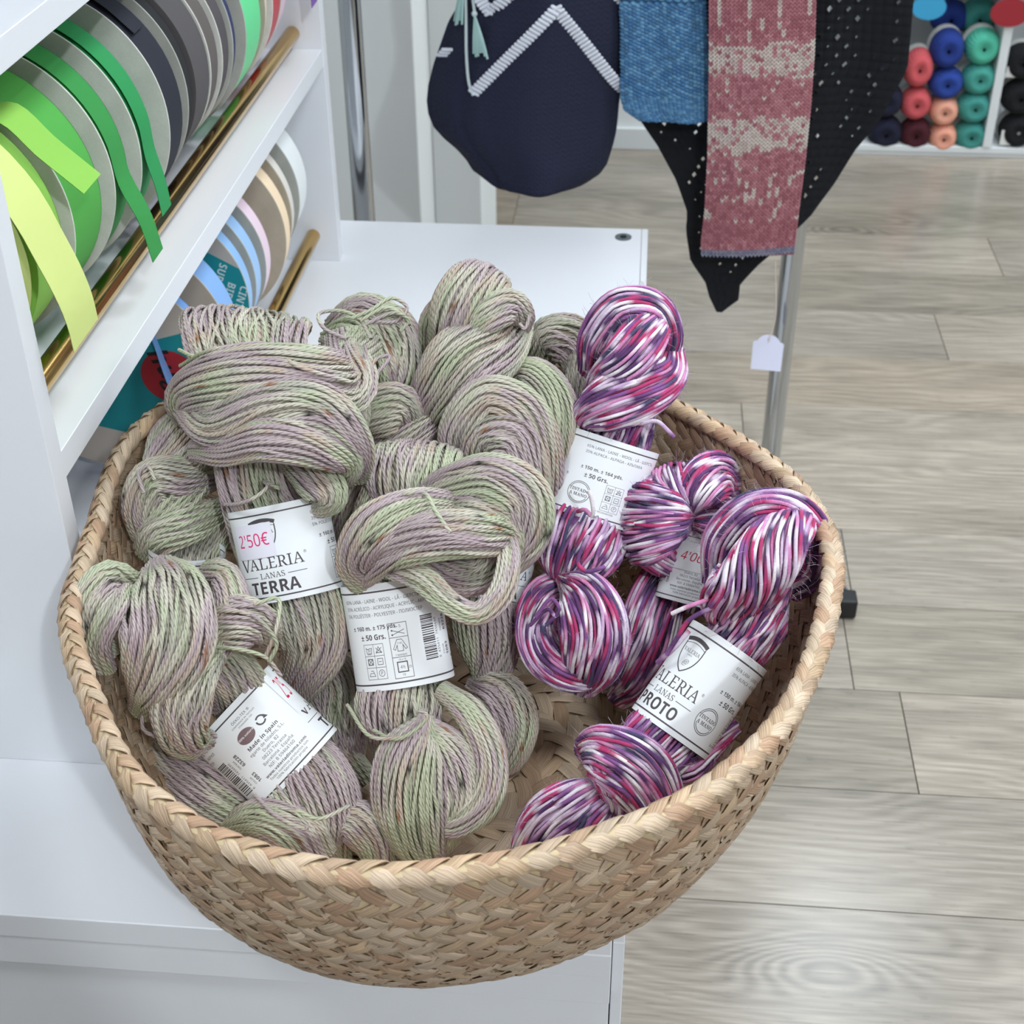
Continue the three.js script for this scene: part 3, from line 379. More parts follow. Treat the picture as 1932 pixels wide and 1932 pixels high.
// wall section from rim to the middle of the base: height, share of the rim radius
const SECTION = [[0.752, 1.0], [0.725, 1.0], [0.70, 0.985], [0.67, 0.955], [0.64, 0.912], [0.61, 0.852], [0.58, 0.772], [0.556, 0.682], [0.54, 0.585], [0.5315, 0.48], [0.529, 0.36], [0.528, 0.24], [0.528, 0.12], [0.528, 0.01]];
const sectionLength = [0]; for (let i = 1; i < SECTION.length; i++) sectionLength.push(sectionLength[i - 1] + Math.hypot(SECTION[i][0] - SECTION[i - 1][0], 0.272 * (SECTION[i][1] - SECTION[i - 1][1])));
const WALL = sectionLength[9], ALL = sectionLength[SECTION.length - 1];
function sectionAt(d) { d = Math.max(0, Math.min(ALL - 1e-6, d)); let i = 0; while (i < SECTION.length - 2 && sectionLength[i + 1] < d) i++; const t = (d - sectionLength[i]) / (sectionLength[i + 1] - sectionLength[i]); const g = (k) => { const p0 = SECTION[Math.max(0, i - 1)][k], p1 = SECTION[i][k], p2 = SECTION[i + 1][k], p3 = SECTION[Math.min(SECTION.length - 1, i + 2)][k]; return 0.5 * (2 * p1 + (p2 - p0) * t + (2 * p0 - 5 * p1 + 4 * p2 - p3) * t * t + (3 * p1 - p0 - 3 * p2 + p3) * t * t * t); }; return [g(0), g(1)]; }
// the wall sags outwards, most of all at the front left
const sag = (a) => 0.12 + 0.3 * Math.exp(-Math.pow((((a / R) + 118 + 540) % 360 - 180) / 48, 2));
function wallPoint(a, d, out = new THREE.Vector3()) { const [y, k0] = sectionAt(d); const k = k0 + (k0 > 0.4 ? sag(a) * 1.15 * (1 - k0) * (k0 - 0.4) : 0); const rr = lerp(0.272, rimRadius(a), smooth(0.35, 0.95, k)) * k; const lift = rimLift(a) * smooth(0.6, 0.75, y); return out.set(BC[0] + rr * Math.cos(a), y + lift, BC[1] - rr * Math.sin(a)); }
function wallFrame(a, d) { const p = wallPoint(a, d), e = 0.004, pa = wallPoint(a + 0.01, d).sub(wallPoint(a - 0.01, d)).normalize(), pd = wallPoint(a, Math.min(ALL - 0.001, d + e)).sub(wallPoint(a, Math.max(0, d - e))).normalize(); const n = new THREE.Vector3().crossVectors(pd, pa).normalize(); return [p, n]; }
function rimFrame(a, b) { const c = wallPoint(a, 0), o = new THREE.Vector3(Math.cos(a), 0, -Math.sin(a)), n = o.multiplyScalar(Math.cos(b)).add(new THREE.Vector3(0, Math.sin(b), 0)); return [c.add(new THREE.Vector3(0, -0.001, 0)).addScaledVector(n, 0.0062), n]; }
// one flat strip of palm leaf lying on a surface: frame(along, across) -> [point, normal]
function leafStrip(C, frame, { L, w, psi, bulge, side, thick = 0.0009, low = -0.0012, color, r, taper = 0 }) {
  const nu = 3, nv = 2, base = C.count, id = (f, i, j) => base + (f * (nu + 1) + i) * (nv + 1) + j; const u0 = r() * 5, skew = 0.25 * (r() - 0.5);
  for (let f = 0; f < 2; f++) for (let i = 0; i <= nu; i++) for (let j = 0; j <= nv; j++) { const u = 2 * i / nu - 1, v = 2 * j / nv - 1, ww = w * (1 - taper * u * u) * (1 + skew * u); const du = u * L / 2, dv = v * ww / 2; const [p, n] = frame(du * Math.cos(psi) - dv * Math.sin(psi), du * Math.sin(psi) + dv * Math.cos(psi)); const h = lerp(low, bulge, Math.pow(Math.cos(u * Math.PI / 2 * 0.98), 0.7)) - 0.0005 * v * v - (f ? thick : 0); C.vertex(p.x + n.x * h * side, p.y + n.y * h * side, p.z + n.z * h * side, 0, 0, 0, u0 + v * ww * 18, du * 6, color.r, color.g, color.b); }
  const quad = (a, b, c, d) => { if (side > 0) C.i.push(a, b, c, a, c, d); else C.i.push(a, c, b, a, d, c); };
  for (let i = 0; i < nu; i++) for (let j = 0; j < nv; j++) { quad(id(0, i, j), id(0, i + 1, j), id(0, i + 1, j + 1), id(0, i, j + 1)); quad(id(1, i, j), id(1, i, j + 1), id(1, i + 1, j + 1), id(1, i + 1, j)); }
  for (let i = 0; i < nu; i++) { quad(id(0, i, 0), id(1, i, 0), id(1, i + 1, 0), id(0, i + 1, 0)); quad(id(0, i, nv), id(0, i + 1, nv), id(1, i + 1, nv), id(1, i, nv)); }
  for (let j = 0; j < nv; j++) { quad(id(0, 0, j), id(0, 0, j + 1), id(1, 0, j + 1), id(1, 0, j)); quad(id(0, nu, j), id(1, nu, j), id(1, nu, j + 1), id(0, nu, j + 1)); }
}
const strawMap = dataTexture(256, 128, (u, v, x, y) => { const s = fbm(u * 64, v * 3, 71, 3, 64, 3), b = fbm(u * 6, v * 4, 72, 2, 6, 4); const k = 0.84 + 0.24 * (s - 0.5) + 0.16 * (b - 0.5); return [255 * k, 253 * k, 250 * k]; });
const strawBump = dataTexture(256, 64, (u, v) => 255 * fbm(u * 64, v * 2, 71, 2, 64, 2), false);
const straw = new THREE.MeshPhysicalMaterial({ color: 0xffffff, map: strawMap, bumpMap: strawBump, bumpScale: 0.0004, roughness: 0.5, vertexColors: true });
const STRAW_TONES = [srgb(230, 202, 174), srgb(222, 190, 160), srgb(236, 210, 184), srgb(214, 179, 148), srgb(226, 194, 160), srgb(210, 172, 142), srgb(232, 206, 178)];
const basket = thing('woven_basket', 'round woven palm leaf basket holding the yarn on the cabinet edge', 'basket', [BC[0], TOP, BC[1]]);
{
  const r = rng(31), eye = new THREE.Vector3(0, 1.35, 0), pieces = [];
  const tone = () => { const c = STRAW_TONES[Math.floor(r() * STRAW_TONES.length)].clone(); const k = 0.82 + 0.24 * r(); return c.multiplyScalar(k); };
  const hr = 0.0108;
  const weaveSide = (side) => { let k = 0; for (let d = 0.012; d < (side > 0 ? WALL + 0.02 : ALL - 0.02); k++) {
      const floorRow = d > WALL - 0.012, h = floorRow && side < 0 ? 0.0165 : hr, ringR = wallFrame(0, d)[0].x - BC[0], w0 = floorRow && side < 0 ? 0.0125 : 0.0088, psi = (k % 2 ? 1 : -1) * (0.62 + 0.06 * (r() - 0.5)) * side, n = Math.max(6, Math.round(2 * Math.PI * Math.abs(ringR) * Math.sin(Math.abs(psi)) / (w0 * 1.0)));
      const ph = r() * 6.28, dc = d + h / 2;
      for (let i = 0; i < n; i++) { const a0 = (i / n) * 2 * Math.PI + ph + 0.15 * (r() - 0.5) / n * 6; const rr = Math.max(0.02, rimRadius(a0) * sectionAt(dc)[1]); const dj = dc + 0.0012 * (r() - 0.5); const fr = (da, dd) => wallFrame(a0 - da / rr, dj + dd);
        const spec = { L: h / Math.sin(Math.abs(psi)) * 1.42, w: w0 * (1.0 + 0.14 * (r() - 0.5)), psi: psi + 0.1 * (r() - 0.5), bulge: (floorRow && side < 0 ? 0.0042 : 0.0022) + 0.0008 * r(), side, color: tone(), r, taper: floorRow && side < 0 ? 0.35 : 0.05, low: -0.0008 };
        const [p, nn] = wallFrame(a0, dj), view = eye.clone().sub(p), dist = view.length(), face = nn.multiplyScalar(side).dot(view.divideScalar(dist)); const deg = ((a0 / R) % 360 + 540) % 360 - 180; const shown = side > 0 ? (deg > -160 && deg < -12) : ((deg > -45 && deg < 65 && dj < 0.12) || (deg > 140 || deg < -160) && dj < 0.06 || (floorRow && deg > -110 && deg < 40)); pieces.push({ fr, spec, score: shown && face > 0.12 ? face / (dist * dist) : 0 }); }
      d += h; } };
  weaveSide(1); weaveSide(-1);
  pieces.forEach((p, i) => { p.i = i; });
  const best = new Set(pieces.slice().sort((a, b) => b.score - a.score).slice(0, 300).map((p) => p.i));
  const rest = new Collector();
  for (const p of pieces) { if (best.has(p.i)) { const C = new Collector(); leafStrip(C, p.fr, p.spec); const g = C.geometry(false); g.translate(-BC[0], -TOP, -BC[1]); mesh('leaf_strip', g, straw, basket); } else leafStrip(rest, p.fr, p.spec); }
  const rg = rest.geometry(false); rg.translate(-BC[0], -TOP, -BC[1]); mesh('woven_leaf_strips', rg, straw, basket).userData.kind = 'stuff';
  // lining between the two faces of the weave
  const S = new Collector(), na = 120, nd = 44, tn = srgb(204, 182, 146);
  for (let j = 0; j <= nd; j++) for (let i = 0; i <= na; i++) { const p = wallPoint(i / na * 2 * Math.PI, ALL * j / nd); S.vertex(p.x - BC[0], p.y - TOP, p.z - BC[1], 0, 1, 0, i * 0.3, j * 0.1, tn.r, tn.g, tn.b); }
  for (let j = 0; j < nd; j++) for (let i = 0; i < na; i++) { const a = j * (na + 1) + i; S.i.push(a, a + na + 1, a + 1, a + 1, a + na + 1, a + na + 2); }
  mesh('wall_lining', S.geometry(false), new THREE.MeshStandardMaterial({ color: 0xffffff, vertexColors: true, roughness: 0.8, side: THREE.DoubleSide }), basket);
  // braided rim: two rows of strips folded over the edge
  const nRim = 112;
  for (const [b0, psi] of [[0.42, 0.72], [2.35, -0.72]]) for (let i = 0; i < nRim; i++) { const a0 = (i + (b0 > 1 ? 0.5 : 0)) / nRim * 2 * Math.PI, rr = rimRadius(a0), q = 0.0085; const C = new Collector(); leafStrip(C, (da, db) => rimFrame(a0 - da / rr, b0 + db / q), { L: 0.028, w: 0.0112 * (1 + 0.12 * (r() - 0.5)), psi: psi + 0.12 * (r() - 0.5), bulge: 0.0026 + 0.0008 * r(), side: 1, color: tone().multiplyScalar(1.1), r, low: -0.0006 }); const g = C.geometry(false); g.translate(-BC[0], -TOP, -BC[1]); mesh('rim_strip', g, straw, basket); }
  const rp = []; for (let i = 0; i < 90; i++) { const p = wallPoint(i / 90 * 2 * Math.PI, 0); rp.push([p.x - BC[0], p.y - TOP - 0.001, p.z - BC[1]]); }
  mesh('rim_core', tube(rp, 0.006, 180, 8, true), std(srgb(204, 184, 148), 0.7), basket);
}

// ---------------------------------------------------------------- skeins of yarn
const AWAY = new THREE.Vector3(-0.079, -0.567, -0.82);        // the pile leans back along this direction
// palettes: colour of a strand at (place around the bundle, place along it, strand)
const SAGE = [srgb(204, 196, 180), srgb(194, 191, 178), srgb(202, 186, 186), srgb(190, 168, 174), srgb(203, 206, 177), srgb(189, 193, 167), srgb(202, 178, 164), srgb(178, 170, 156), srgb(216, 209, 194)];
function sageColor(h, a, t, id, r) { const x = a * 0.9 + h, y = t * 3.4 + h * 3.1, n = noise2(x * 1.3, y, 3) + 0.28 * (hash2(id, Math.floor(t * 7 + h * 9), 5) - 0.5), m = noise2(x * 2.1 + 9, y * 1.4 + 4, 8); let c; if (n < 0.36) c = [2, 3]; else if (n > 0.68) c = [4, 5]; else c = m > 0.62 ? [6, 0] : m < 0.34 ? [1, 7] : [0, 8]; const k = hash2(id, Math.floor(t * 11), 6); const A = SAGE[c[0]], B = SAGE[c[1]]; let o = [lerp(A.r, B.r, k), lerp(A.g, B.g, k), lerp(A.b, B.b, k)]; const speck = hash2(id * 7 + 1, Math.floor(t * 43 + h * 5), 15); if (speck > 0.99) o = speck > 0.995 ? [0.05, 0.045, 0.035] : [0.36, 0.17, 0.09]; const j = 0.87 + 0.14 * hash2(id, 3, 2); return [o[0] * j, o[1] * j, o[2] * j]; }
const PLUM = [srgb(240, 231, 237), srgb(218, 200, 219), srgb(206, 134, 178), srgb(178, 58, 108), srgb(130, 82, 138), srgb(94, 58, 106), srgb(72, 69, 100), srgb(106, 128, 142), srgb(196, 162, 197)];
const PLUM_MIX = [0, 0, 0, 0, 0, 1, 1, 8, 2, 2, 3, 3, 4, 4, 5, 5, 6, 6, 6, 7];
function plumColor(h, a, t, id, r, len) { const seg = 0.0135, p = t * len / seg + hash2(id, 1, 7) * 9; const pick = (q) => { const zone = noise2(a * 0.8 + h, q * 0.55 + h * 2, 5); const v = 0.55 * hash2(id, q, 12) + 0.45 * zone; return PLUM[PLUM_MIX[Math.min(19, Math.floor((hash2(id, q, 9) * 0.7 + zone * 0.42) / 1.1 * 20))]]; }; const i = Math.floor(p), f = smooth(0.72, 1, p - i), A = pick(i), B = pick(i + 1), j = 0.9 + 0.2 * hash2(id, Math.floor(p * 4), 3); return [lerp(A.r, B.r, f) * j, lerp(A.g, B.g, f) * j, lerp(A.b, B.b, f) * j]; }
const plyBump = dataTexture(64, 64, (u, v, x, y) => { const s = Math.abs(Math.sin(Math.PI * (u * 3 + v))); return 30 + 195 * Math.pow(s, 0.6) + 25 * (hash2(x, y, 4) - 0.5); }, false);
const plyMap = dataTexture(64, 64, (u, v, x, y) => { const k = 0.94 + 0.06 * hash2(x, y >> 1, 14); return [255 * k, 255 * k, 254 * k]; });
const fluffBump = dataTexture(64, 128, (u, v, x, y) => 90 + 120 * fbm(u * 8, v * 10, 5, 3, 8, 10), false);
const sageYarn = new THREE.MeshPhysicalMaterial({ color: 0xffffff, vertexColors: true, roughness: 0.95, map: plyMap, bumpMap: plyBump, bumpScale: 0.0011, sheen: 0.12, sheenRoughness: 0.7 });
const plumYarn = new THREE.MeshPhysicalMaterial({ color: 0xffffff, vertexColors: true, roughness: 0.97, bumpMap: fluffBump, bumpScale: 0.0008, sheen: 0.3, sheenRoughness: 0.6, sheenColor: srgb(214, 196, 226) });
const KIND = { sage: { mat: sageYarn, r: 0.00148, color: sageColor, pitch: 0.0052 }, plum: { mat: plumYarn, r: 0.00148, color: plumColor, pitch: 0.012 } };
// one strand: centre points P, outward hints O
function addStrand(C, P, O, rad, radial, color, len, pitch) {
  const n = P.length, base = C.count, T = new THREE.Vector3(), A = new THREE.Vector3(), B = new THREE.Vector3(); let run = 0;
  for (let i = 0; i < n; i++) { T.subVectors(P[Math.min(n - 1, i + 1)], P[Math.max(0, i - 1)]).normalize(); A.copy(O[i]).addScaledVector(T, -O[i].dot(T)); if (A.lengthSq() < 1e-12) A.set(T.y, -T.x, 0.01); A.normalize(); B.crossVectors(T, A); if (i) run += P[i].distanceTo(P[i - 1]); const c = color(i / (n - 1)); for (let k = 0; k <= radial; k++) { const w = k / radial * 2 * Math.PI, x = Math.cos(w), y = Math.sin(w); C.vertex(P[i].x + (A.x * x + B.x * y) * rad, P[i].y + (A.y * x + B.y * y) * rad, P[i].z + (A.z * x + B.z * y) * rad, A.x * x + B.x * y, A.y * x + B.y * y, A.z * x + B.z * y, k / radial, run / pitch, c[0], c[1], c[2]); } }
  for (let i = 0; i < n - 1; i++) for (let k = 0; k < radial; k++) { const a = base + i * (radial + 1) + k, b = a + radial + 1; C.i.push(a, a + 1, b, a + 1, b + 1, b); }
}
// a bundle of strands along a curve; points carry [x, y, z, radius]
function addBundle(C, kind, pts, { flat = 0.62, twist = 0.08, seed = 1, gap = 1.0, loose = 0.04, inner = true, turn = 0, wide = null, skew = false } = {}) {
  const K = KIND[kind], r = rng(seed * 977 + 13), curve = new THREE.CatmullRomCurve3(pts.map(V), false, 'centripetal'), len = curve.getLength();
  const M = Math.max(10, Math.min(kind === 'plum' ? 44 : 34, Math.round(len / (kind === 'plum' ? 0.0048 : 0.0068)))), F = [], nP = pts.length;
  const rad = (t) => { const k = t * (nP - 1), i = Math.min(nP - 2, Math.floor(k)), f = k - i; const q = (j) => pts[Math.max(0, Math.min(nP - 1, j))][3]; const a = q(i - 1), b = q(i), c = q(i + 1), d = q(i + 2); return Math.max(0.002, 0.5 * (2 * b + (c - a) * f + (2 * a - 5 * b + 4 * c - d) * f * f + (3 * b - a - 3 * c + d) * f * f * f)); };
  let prev = null;
  for (let i = 0; i <= M; i++) { const t = i / M, p = curve.getPoint(t), T = curve.getTangent(t); let A = wide ? V(wide).addScaledVector(T, skew ? 0 : -V(wide).dot(T)) : new THREE.Vector3().crossVectors(AWAY, T); if (!wide && A.lengthSq() < 0.02 && prev) A.copy(prev).addScaledVector(T, -prev.dot(T)); if (prev && A.dot(prev) < 0) A.negate(); A.normalize(); prev = A.clone(); const B = new THREE.Vector3().crossVectors(T, A).normalize(); if (turn) { const c = Math.cos(turn), s = Math.sin(turn), A2 = A.clone().multiplyScalar(c).addScaledVector(B, s); B.multiplyScalar(c).addScaledVector(A, -s); A.copy(A2); } F.push({ p, A, B, a: rad(t) }); }
  const big = Math.max(...F.map((f) => f.a)), rs = K.r, h = r() * 20;
  const layer = (shrink, radial, share) => { const per = 2 * Math.PI * big * shrink * Math.sqrt((1 + flat * flat) / 2), n = Math.max(5, Math.round(per / (2 * rs * 1.04) * gap * share)); for (let k = 0; k < n; k++) { const th0 = 2 * Math.PI * (k + 0.35 * (r() - 0.5)) / n + (shrink < 1 ? 1 : 0), id = Math.floor(r() * 1e6), w1 = r() * 6.28, w2 = r() * 6.28, amp = loose * (0.4 + r()), depth = 1 - 0.07 * r(), P = [], O = [], q = shrink < 1 ? 2 : 1; for (let i = 0; i <= M; i += q) { const t = i / M, f = F[i], th = th0 + twist * 2 * Math.PI * (t - 0.5) + amp * 1.6 * Math.sin(t * 7 + w1) + amp * Math.sin(t * 15 + w2); const ca = Math.cos(th), sa = Math.sin(th), ra = f.a * shrink * depth * (1 + 0.5 * amp * Math.sin(t * 9 + w2)) - rs; const o = new THREE.Vector3().addScaledVector(f.A, ca * ra).addScaledVector(f.B, sa * ra * flat); P.push(f.p.clone().add(o)); O.push(new THREE.Vector3().addScaledVector(f.A, ca * flat).addScaledVector(f.B, sa)); } addStrand(C, P, O, rs * (0.94 + 0.12 * r()), radial, (t) => K.color(h, th0, t * len / 0.12, id, r, 0.12), len, K.pitch); } };
  layer(1, 6, 1); if (inner) layer(0.86, 4, 0.85);
  // the mass of yarn inside
  const base = C.count, rc = 14; for (let i = 0; i <= M; i++) { const f = F[i], c = K.color(h, 1, i / M, 5, r, len); for (let k = 0; k <= rc; k++) { const w = k / rc * 6.2832, o = new THREE.Vector3().addScaledVector(f.A, Math.cos(w) * f.a * 0.76).addScaledVector(f.B, Math.sin(w) * f.a * 0.76 * flat); const nn = o.clone().normalize(); C.vertex(f.p.x + o.x, f.p.y + o.y, f.p.z + o.z, nn.x, nn.y, nn.z, k, i, c[0], c[1], c[2]); } }
  for (let i = 0; i < M; i++) for (let k = 0; k < rc; k++) { const a = base + i * (rc + 1) + k, b = a + rc + 1; C.i.push(a, a + 1, b, a + 1, b + 1, b); }
}
function addLoose(C, kind, pts, seed = 1, rad = 1) { const K = KIND[kind], r = rng(seed * 31 + 7), curve = new THREE.CatmullRomCurve3(pts.map(V)), len = curve.getLength(), M = Math.max(12, Math.round(len / 0.004)), P = curve.getPoints(M), O = []; const o = AWAY.clone().negate(); for (let i = 0; i <= M; i++) O.push(o); const id = Math.floor(r() * 1e6), h = r() * 9; addStrand(C, P, O, K.r * rad, 7, (t) => K.color(h, 0.5, t * len / 0.12, id, r, 0.12), len, K.pitch); }
// paper band round a skein: axis from a (upper end) to b, elliptical
function labelGeometry(a, b, w, flat, face, perim = 1.0, turn = 0) {
  const A = V(a), B = V(b), up = A.clone().sub(B), H = up.length(); up.normalize(); const W = new THREE.Vector3().crossVectors(AWAY, up).normalize(), D = new THREE.Vector3().crossVectors(up, W).normalize(); if (D.dot(AWAY) > 0) D.negate(); if (turn) { const c = Math.cos(turn), s = Math.sin(turn), W2 = W.clone().multiplyScalar(c).addScaledVector(D, s); D.multiplyScalar(c).addScaledVector(W, -s); W.copy(W2); }
  const n = 96, arcs = [0]; for (let i = 1; i <= n; i++) { const p = (q) => [Math.sin(q / n * 6.28318), flat * Math.cos(q / n * 6.28318)]; const [x0, y0] = p(i - 1), [x1, y1] = p(i); arcs.push(arcs[i - 1] + Math.hypot(x1 - x0, y1 - y0)); }
  const C = new Collector(), rows = 6;
  for (let f = 0; f < 2; f++) for (let j = 0; j <= rows; j++) for (let i = 0; i <= n; i++) { const al = i / n * 6.28318, v = j / rows, flare = 1 + 0.012 * Math.pow(2 * v - 1, 2) + 0.006 * Math.sin(al * 3 + v * 2), x = Math.sin(al) * (w * flare - (f ? 0.0005 : 0)), y = Math.cos(al) * flat * (w * flare - (f ? 0.0005 : 0)); const p = B.clone().addScaledVector(up, H * v).addScaledVector(W, x).addScaledVector(D, y); C.vertex(p.x, p.y, p.z, 0, 0, 0, face + arcs[i] / arcs[n] * perim, v); }
  const off = (rows + 1) * (n + 1); for (let f = 0; f < 2; f++) for (let j = 0; j < rows; j++) for (let i = 0; i < n; i++) { const q = f * off + j * (n + 1) + i, s = q + n + 1; if (f) C.i.push(q, s, q + 1, q + 1, s, s + 1); else C.i.push(q, q + 1, s, q + 1, s + 1, s); } for (const j of [0, rows]) for (let i = 0; i < n; i++) { const q = j * (n + 1) + i; C.i.push(q, q + 1, q + off, q + 1, q + off + 1, q + off); }
  return C.geometry(false);
}
// the printed wrapper, unrolled
function care(c, x, y, s) { c.lineWidth = s * 0.035; c.strokeRect(x, y, s * 2, s * 3); c.beginPath(); c.moveTo(x + s, y); c.lineTo(x + s, y + s * 3); for (const k of [1, 2]) { c.moveTo(x, y + s * k); c.lineTo(x + 2 * s, y + s * k); } c.stroke(); const q = (i, j) => [x + s * (i + 0.5), y + s * (j + 0.5)]; c.lineWidth = s * 0.045; let [a, b] = q(0, 0); c.beginPath(); c.moveTo(a - s * .3, b - s * .25); c.lineTo(a - s * .24, b + s * .25); c.lineTo(a + s * .24, b + s * .25); c.lineTo(a + s * .3, b - s * .25); c.moveTo(a - s * .3, b - s * .18); c.lineTo(a - s * .1, b - s * .1); c.lineTo(a + s * .1, b - s * .18); c.lineTo(a + s * .29, b - s * .12); c.moveTo(a - s * .24, b + s * .34); c.lineTo(a + s * .24, b + s * .34); c.stroke(); c.font = (s * 0.3) + 'px sans-serif'; c.textAlign = 'center'; c.fillText('30', a, b + s * .14); [a, b] = q(1, 0); c.beginPath(); c.moveTo(a, b - s * .28); c.lineTo(a + s * .28, b + s * .24); c.lineTo(a - s * .28, b + s * .24); c.closePath(); c.moveTo(a - s * .3, b - s * .2); c.lineTo(a + s * .3, b + s * .28); c.moveTo(a + s * .3, b - s * .2); c.lineTo(a - s * .3, b + s * .28); c.stroke(); [a, b] = q(0, 1); c.strokeRect(a - s * .26, b - s * .26, s * .52, s * .52); c.beginPath(); c.arc(a, b, s * .24, 0, 7); c.moveTo(a - s * .26, b - s * .26); c.lineTo(a + s * .26, b + s * .26); c.moveTo(a + s * .26, b - s * .26); c.lineTo(a - s * .26, b + s * .26); c.stroke(); [a, b] = q(1, 1); c.strokeRect(a - s * .26, b - s * .26, s * .52, s * .52); c.beginPath(); c.moveTo(a - s * .14, b); c.lineTo(a + s * .14, b); c.stroke(); [a, b] = q(0, 2); c.beginPath(); c.moveTo(a - s * .32, b + s * .22); c.lineTo(a - s * .18, b - s * .04); c.lineTo(a + s * .2, b - s * .04); c.lineTo(a + s * .12, b - s * .24); c.lineTo(a - s * .12, b - s * .24); c.moveTo(a + s * .2, b - s * .04); c.lineTo(a + s * .3, b + s * .22); c.lineTo(a - s * .32, b + s * .22); c.stroke(); [a, b] = q(1, 2); c.beginPath(); c.arc(a, b, s * .28, 0, 7); c.stroke(); c.font = (s * 0.42) + 'px sans-serif'; c.fillText('P', a, b + s * .15); }
function wrapper(kind) {
  return canvasTexture(1600, 600, (c, W, H) => {
    const ink = '#4a4347'; c.fillStyle = '#eef0f3'; c.fillRect(0, 0, W, H); c.fillStyle = ink; c.fillRect(0, 40, W, 9); c.fillRect(0, H - 40, W, 9);
    c.strokeStyle = ink; c.textAlign = 'center';
    // front: crest, name
    c.lineWidth = 7; c.beginPath(); c.moveTo(172, 112); c.lineTo(172, 150); c.quadraticCurveTo(176, 240, 250, 284); c.quadraticCurveTo(324, 240, 328, 150); c.lineTo(328, 112); c.stroke(); c.lineWidth = 24; c.beginPath(); c.moveTo(166, 100); c.quadraticCurveTo(250, 64, 334, 100); c.stroke(); c.lineWidth = 3; c.beginPath(); c.moveTo(176, 122); c.quadraticCurveTo(250, 92, 324, 122); c.stroke();
    c.font = '30px serif'; c.fillText('VALERIA', 250, 168); c.font = '12px serif'; c.fillText('LANAS', 250, 184); c.font = 'italic 46px serif'; c.fillText('@', 250, 240);
    c.textAlign = 'left'; c.font = '122px serif'; const vw = c.measureText('V').width; c.font = '98px serif'; const aw = c.measureText('ALERIA').width, x0 = 250 - (vw * 0.86 + aw) / 2; c.font = '122px serif'; c.fillText('V', x0, 392); c.font = '98px serif'; c.fillText('ALERIA', x0 + vw * 0.86, 386); c.font = '26px sans-serif'; c.fillText('\u00ae', x0 + vw * 0.86 + aw + 2, 330); c.textAlign = 'center';
    c.font = '50px serif'; c.fillText('LANAS', 250, 446); c.fillRect(30, 430, 120, 4); c.fillRect(350, 430, 120, 4);
    if (kind === 'sage') { c.font = 'bold 108px sans-serif'; c.fillText('TERRA', 250, 540); }
    else { c.font = 'bold 100px sans-serif'; c.fillText('PROTO', 250, 538); }
    // composition and care
    const lines = kind === 'sage' ? ['60% LANA - LAINE - WOOL - L\u00c3 - \u0428\u0415\u0420\u0421\u0422\u042c', '35% ACR\u00cdLICO - ACRYLIQUE - ACRYLIC - \u0410\u041a\u0420\u0418\u041b', '5% POLI\u00c9STER - POLYESTER - \u041f\u041e\u041b\u0418\u042d\u0421\u0422\u0415\u0420'] : ['65% LANA - LAINE - WOOL - L\u00c3 - \u0428\u0415\u0420\u0421\u0422\u042c', '35% ALPACA - ALPAGA - \u0410\u041b\u042c\u041f\u0410\u041a\u0410'];
    c.textAlign = 'left'; c.font = '27px sans-serif'; lines.forEach((l, i) => c.fillText(l, 560, 102 + i * 40));
    c.font = 'bold 34px sans-serif'; c.fillText(kind === 'sage' ? '\u00b1 160 m. \u00b1 175 yds.' : '\u00b1 150 m. \u00b1 164 yds.', kind === 'sage' ? 590 : 560, 256); c.font = 'bold 42px sans-serif'; c.fillText('\u00b1 50 Grs.', kind === 'sage' ? 640 : 600, 312);
    const cx = kind === 'sage' ? 650 : 770; care(c, cx, kind === 'sage' ? 335 : 320, kind === 'sage' ? 66 : 62);
    c.fillStyle = ink; c.strokeStyle = ink; const gx = kind === 'sage' ? 830 : 930, gy = kind === 'sage' ? 232 : 300, gh = kind === 'sage' ? 310 : 235; c.lineWidth = 3; c.strokeRect(gx, gy, 118, gh); c.beginPath(); c.moveTo(gx, gy + gh * 0.26); c.lineTo(gx + 118, gy + gh * 0.26); c.moveTo(gx, gy + gh * 0.62); c.lineTo(gx + 118, gy + gh * 0.62); c.moveTo(gx + 24, gy + gh * 0.13); c.lineTo(gx + 100, gy + gh * 0.21); c.moveTo(gx + 24, gy + gh * 0.21); c.lineTo(gx + 100, gy + gh * 0.13); c.stroke(); c.beginPath(); c.arc(gx + 22, gy + gh * .13, 5, 0, 7); c.arc(gx + 22, gy + gh * .21, 5, 0, 7); c.fill(); c.textAlign = 'center'; c.font = '22px sans-serif'; c.fillText('4 - 5', gx + 60, gy + gh * .09); c.beginPath(); const sy = gy + gh * 0.3; c.moveTo(gx + 45, sy); c.lineTo(gx + 75, sy); c.lineTo(gx + 104, sy + 52); c.lineTo(gx + 92, sy + 58); c.lineTo(gx + 78, sy + 32); c.lineTo(gx + 78, sy + 66); c.lineTo(gx + 42, sy + 66); c.lineTo(gx + 42, sy + 32); c.lineTo(gx + 28, sy + 58); c.lineTo(gx + 16, sy + 52); c.closePath(); c.stroke(); c.font = '15px sans-serif'; c.fillText('T-42', gx + 60, sy + 26); c.fillText(kind === 'sage' ? '7 MADEJAS' : '8 MADEJAS', gx + 59, gy + gh * .595); c.fillText('10 x 10', gx + 60, gy + gh * .68); c.lineWidth = 6; c.strokeRect(gx + 26, gy + gh * .71, 62, gh * .18); c.font = '24px sans-serif'; c.fillText('4\u00bd', gx + 57, gy + gh * .83); c.font = '18px sans-serif'; c.fillText('25', gx + 103, gy + gh * .83); c.fillText('19', gx + 57, gy + gh * .965);
